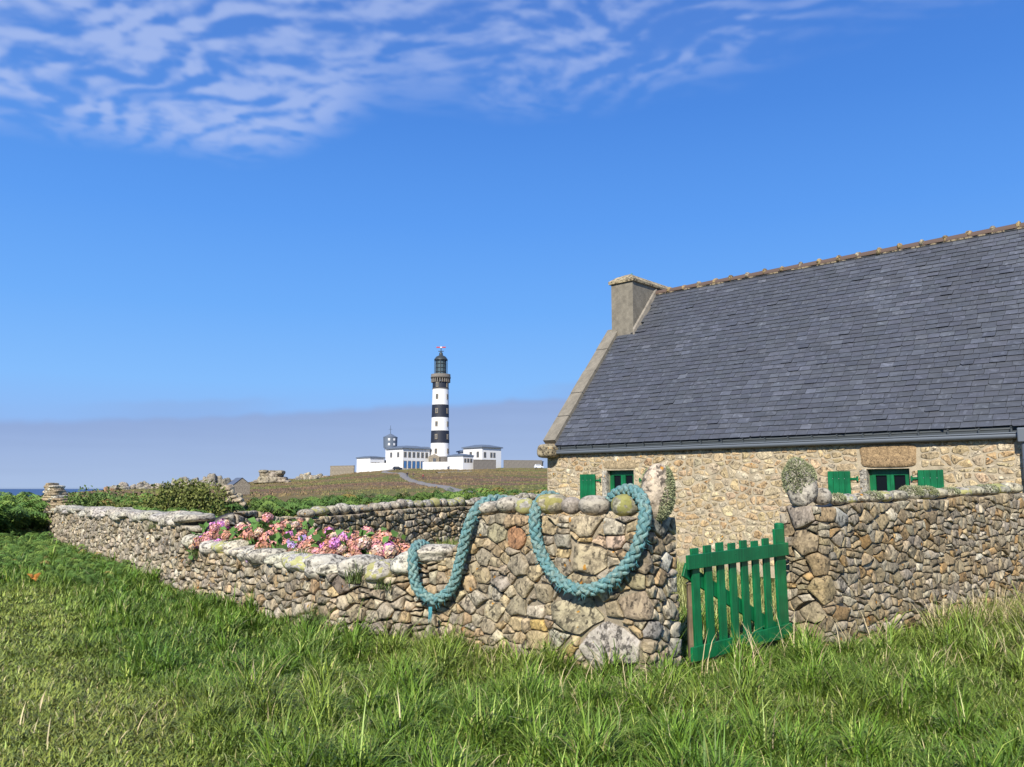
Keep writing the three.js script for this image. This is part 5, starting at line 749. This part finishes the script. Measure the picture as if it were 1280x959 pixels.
// ---------------------------------------------------------------- bracken
{
  const R = rng(970), frond = (seed) => { const r = rng(seed), pos = [], idx = [], tri = (a, b, c) => { const q = pos.length / 3; pos.push(...a, ...b, ...c); idx.push(q, q + 1, q + 2); }; const sp = (t) => [0, t * 0.72 - 0.38 * t * t * t, t * t * 0.62 + 0.12 * t];
    for (let k = 0; k < 14; k++) { const t = 0.24 + 0.76 * k / 14, p = sp(t), L = 0.34 * Math.pow(1 - t, 0.62) * (t < 0.34 ? 0.85 : 1) + 0.02; for (const s of [-1, 1]) { const e = [s * L, p[1] - 0.10 * L - 0.05 * r(), p[2] + L * 0.42], n = L > 0.12 ? 5 : 3; for (let j = 0; j < n; j++) { const a = j / n, b = (j + 1.15) / n, m = (a + b) / 2, w = 0.052 * (1 - a * 0.8); const P = (u, d) => [lerp(0, e[0], Math.min(u, 1)), lerp(p[1], e[1], Math.min(u, 1)) - 0.012 * r(), lerp(p[2], e[2], Math.min(u, 1)) + d]; tri(P(a, 0), P(b, 0), P(m + 0.06, w)); tri(P(a, 0), P(b, 0), P(m + 0.02, -w)); } } }
    for (let k = 0; k < 6; k++) { const a = sp(k / 6), b = sp((k + 1) / 6), w = 0.009 * (1 - k / 7); tri([a[0] - w, a[1], a[2]], [a[0] + w, a[1], a[2]], b); } return triMesh(pos, idx); };
  const A = frond(3), mat = leafMat({ roughness: 0.75 });
  const put = (l, X, F, h, k = 1) => { const n = 5 + Math.floor(R() * 3), a0 = R() * 6.28; for (let i = 0; i < n; i++) { const y = ground(X, F) + h * 0.25 * R() * (h > 0.8 ? 1.6 : 0.3); l.push({ X: X + (R() - 0.5) * 0.3, F: F + (R() - 0.5) * 0.3, y, ry: a0 + i / n * 6.283 + R() * 0.7, h: h * 2.1 * (0.75 + 0.5 * R()), s: h * (0.75 + 0.5 * R()) * 1.0, tx: -0.1 + 0.35 * R(), c: jit(R() < 0.05 ? [0.26, 0.20, 0.06] : R() < 0.4 ? [0.165, 0.255, 0.050] : [0.105, 0.195, 0.040], R, 0.22, 0.1).map((v) => v * k) }); } };
  const left = []; for (let i = 0; i < 800; i++) { const F = lerp(17, 31, R()), X = lerp(-13.9, -25, R()) - Math.max(0, (24 - F) * 0.28); const edge = sstep(17, 22, F); put(left, X, F, lerp(0.5, 1.12, edge) * (0.8 + 0.3 * fbm(X * 0.6, F * 0.6, 2, 975))); }
  for (let i = 0; i < 300; i++) { const t = R(), X = lerp(-13.9, -6.0, t), d = 0.25 + 3.2 * R() * (1 - 0.75 * t), F = wallF(X) - d; put(left, X - d * 0.5, F, lerp(0.5, 0.26, t) * (0.6 + 0.5 * R()) * (1 - 0.12 * d)); }
  instanced('bracken', A, mat, left, 'bank of green bracken around the far end of the long wall', 'bracken');
  const back = []; for (let i = 0; i < 300; i++) { const t = R(), X = lerp(-13.0, -10.2, t), F = lerp(25.8, 30, R()) - (X + 13) * 0.7; put(back, X, F, 0.92 + 0.16 * R()); }
  for (let i = 0; i < 160; i++) { const X = lerp(-11.2, -7.4, R()), F = lerp(20.5, 23, R()) + (-9 - X) * 1.0; put(back, X, F, 0.72 + 0.16 * R()); }
  for (let i = 0; i < 900; i++) { const X = lerp(-10.5, 6, R()), F = 24.5 + (X + 5) * 1.0 * 0.85 + 1.2 + 8 * R(); if (F < 24) continue; put(back, X, F, (0.86 + 0.22 * fbm(X * 0.7, F * 0.4, 2, 978) + 0.22 * sstep(-7, -1, X)) * (0.9 + 0.15 * R()), 0.8); }
  instanced('bracken', A, mat, back, 'band of green bracken growing behind the garden walls', 'bracken');
  const dead = thing('dead_bracken', 'small rust orange dead bracken frond lying in the grass', 'plant', [-7.85, 0.14, -13.9], 0.8); for (let i = 0; i < 3; i++) { const m = mesh('frond', A, leafMat({ color: col(0.55, 0.20, 0.04) }), dead); m.scale.set(0.16, 0.16, 0.16); m.rotation.set(0.7, i * 2.1, 0); }
}
// ---------------------------------------------------------------- shrubs and hydrangeas
function leafCloud(seed, n, size, blobs, color, vary = 0.3) {  // small folded leaves filling an uneven set of lobes
  const R = rng(seed), pos = [], idx = [], cl = [], v = new THREE.Vector3(), a = new THREE.Vector3(), b = new THREE.Vector3();
  for (let i = 0; i < n; i++) {
    const [cx, cy, cz, rx, ry, rz] = blobs[Math.floor(R() * blobs.length)]; v.set(R() * 2 - 1, R() * 2 - 1, R() * 2 - 1).normalize(); const k = Math.pow(R(), 0.4) * (0.72 + 0.5 * n3(v.x * 2.4 + seed, v.y * 2.4, v.z * 2.4, 11)); const P = [cx + v.x * rx * k, Math.max(0.02, cy + v.y * ry * k), cz + v.z * rz * k];
    a.set(R() - 0.5, R() - 0.2, R() - 0.5).normalize(); b.set(R() - 0.5, R() - 0.5, R() - 0.5).cross(a).normalize(); const s = size * (0.6 + 0.8 * R()), w = s * 0.32, q = pos.length / 3, c = jit(color, R, vary, 0.12);
    const at = (u, d, up) => { pos.push(P[0] + a.x * s * u + b.x * d, P[1] + a.y * s * u + b.y * d + up, P[2] + a.z * s * u + b.z * d); cl.push(...c); };
    at(0, 0, 0); at(0.45, w, s * 0.07); at(1, 0, -s * 0.1); at(0.45, -w, s * 0.07); idx.push(q, q + 1, q + 2, q, q + 2, q + 3);
  }
  return triMesh(pos, idx, null, cl);
}
function branches(seed, n, h, w, r0) { const R = rng(seed), gs = []; for (let i = 0; i < n; i++) { const a = R() * 6.28, l = h * (0.7 + 0.4 * R()), k = w * R(); gs.push(new THREE.TubeGeometry(new THREE.CatmullRomCurve3([new THREE.Vector3(0.1 * Math.cos(a), -0.1, 0.1 * Math.sin(a)), new THREE.Vector3(k * 0.4 * Math.cos(a), l * 0.5, k * 0.4 * Math.sin(a)), new THREE.Vector3(k * Math.cos(a), l, k * Math.sin(a))]), 6, r0 * (0.6 + 0.6 * R()), 5)); } return gs; }
{
  const mat = leafMat({ vertexColors: true, roughness: 0.7 });
  const bush = (name, label, X, F, blobs, n, color, size, seed) => { const t = thing(name, label, 'bush', [X, ground(X, F), -F], 0, 'bushes behind the long wall'); mesh('foliage', leafCloud(seed, n, size, blobs, color), mat, t); for (const g of branches(seed, 7, 1.2, 0.9, 0.018)) mesh('branch', g, M.bareWood, t); };
  bush('bramble_bush', 'big round olive green bush beside the tumbled stones', -9.35, 23.6, [[0, 0.9, 0, 1.15, 0.95, 0.9], [-0.9, 0.75, 0.1, 0.8, 0.75, 0.7], [0.75, 1.05, 0, 0.75, 0.75, 0.6], [0.1, 1.35, 0, 0.8, 0.5, 0.6], [-1.6, 0.6, 0.2, 0.7, 0.6, 0.6]], 9000, [0.16, 0.18, 0.045], 0.085, 41);
  bush('bramble_bush', 'darker leafy bush rising over the middle of the long wall', -11.6, 24.4, [[0, 0.85, 0, 0.9, 0.8, 0.8], [0.8, 0.7, 0.1, 0.8, 0.65, 0.7], [-0.8, 0.95, 0, 0.7, 0.7, 0.6]], 6000, [0.12, 0.18, 0.045], 0.085, 47);
  const petal = std({ vertexColors: true, side: THREE.DoubleSide, roughness: 0.8 });
  function head(seed, r, c) { const R = rng(seed), pos = [], idx = [], cl = [], n = 74; for (let i = 0; i < n; i++) { const y = 1 - 1.75 * (i + 0.5) / n, a = i * 2.39996, q = Math.sqrt(Math.max(0, 1 - y * y)), d = new THREE.Vector3(q * Math.cos(a), y, q * Math.sin(a)), k = r * (0.82 + 0.3 * R()), s = r * 0.27 * (0.8 + 0.5 * R()), u = new THREE.Vector3(R() - 0.5, R() - 0.5, R() - 0.5).cross(d).normalize(), w = d.clone().cross(u), cc = jit(c, R, 0.5, 0.3), o = pos.length / 3, p = d.clone().multiplyScalar(k); pos.push(...p.toArray()); cl.push(...cc); for (let j = 0; j < 4; j++) { const th = j * 1.5708, e = p.clone().addScaledVector(u, Math.cos(th) * s).addScaledVector(w, Math.sin(th) * s).addScaledVector(d, (R() - 0.2) * s * 0.7); pos.push(...e.toArray()); cl.push(...cc); } idx.push(o, o + 1, o + 2, o, o + 2, o + 3, o, o + 3, o + 4, o, o + 4, o + 1); } return triMesh(pos, idx, null, cl); }
  const FADED = [0.54, 0.26, 0.19], CREAM = [0.60, 0.42, 0.30], ROSE = [0.58, 0.27, 0.25], MAUVE = [0.56, 0.21, 0.44], LILAC = [0.46, 0.32, 0.55], RUST = [0.36, 0.17, 0.10];
  const kinds = [FADED, CREAM, FADED, ROSE, RUST, MAUVE, LILAC].map((c, i) => [head(70 + i, 0.085, c), head(90 + i, 0.085, c)]);
  [['hydrangea mostly faded to salmon pink, next to the stepped wall end', -4.2, 12.75, 0.85, 64, [0, 1, 2, 3, 5, 0, 4]], ['hydrangea with bright mauve heads above green leaves', -3.32, 11.9, 0.98, 30, [0, 3, 5, 4, 1, 0]], ['hydrangea with dark leaves and few faded heads in the middle of the bed', -2.75, 11.25, 0.82, 34, [0, 1, 4, 6, 3, 4]], ['hydrangea packed with salmon and two mauve heads close to the rope', -1.95, 10.62, 0.88, 84, [0, 1, 2, 3, 0, 1, 4, 0, 1, 5]], ['low hydrangea with salmon heads leaning on the low wall capstones', -2.35, 10.95, 0.66, 40, [0, 1, 2, 4]]].forEach(([label, X, F, h, n, pick], bi) => {
    const t = thing('hydrangea', label, 'hydrangea', [X, ground(X, F), -F], 0, 'hydrangeas in the flower bed'), R = rng(990 + bi), rx = 0.74, rz = 0.5;
    mesh('foliage', leafCloud(60 + bi, 1000, 0.12, [[0, h * 0.55, 0, rx, h * 0.62, rz], [-0.3, h * 0.8, 0.05, 0.4, h * 0.42, 0.35], [0.3, h * 0.8, 0, 0.4, h * 0.42, 0.35], [0, h * 0.85, 0.1, 0.5, h * 0.38, 0.35]], [0.10, 0.20, 0.045], 0.3), mat, t); for (const g of branches(60 + bi, 6, h * 0.8, 0.5, 0.01)) mesh('stem', g, M.bareWood, t);
    for (let i = 0; i < n * 2; i++) { const a = R() * 6.283, q = Math.sqrt(R()), x = Math.cos(a) * q * rx, z = Math.sin(a) * q * rz, y = h * (0.62 + 0.46 * Math.sqrt(1 - q * q * 0.8)) + 0.14 * (R() - 0.5) + (pick[i % pick.length] === 5 ? 0.10 : 0), m = mesh('flower_head', kinds[pick[Math.floor(R() * pick.length)]][i % 2], petal, t); m.position.set(x, y, z); m.rotation.set((R() - 0.5) * 1.2 + 0.4, R() * 6, (R() - 0.5)); m.scale.setScalar(0.55 + 0.5 * R()); }
  });
}
renderer.render(scene, camera);
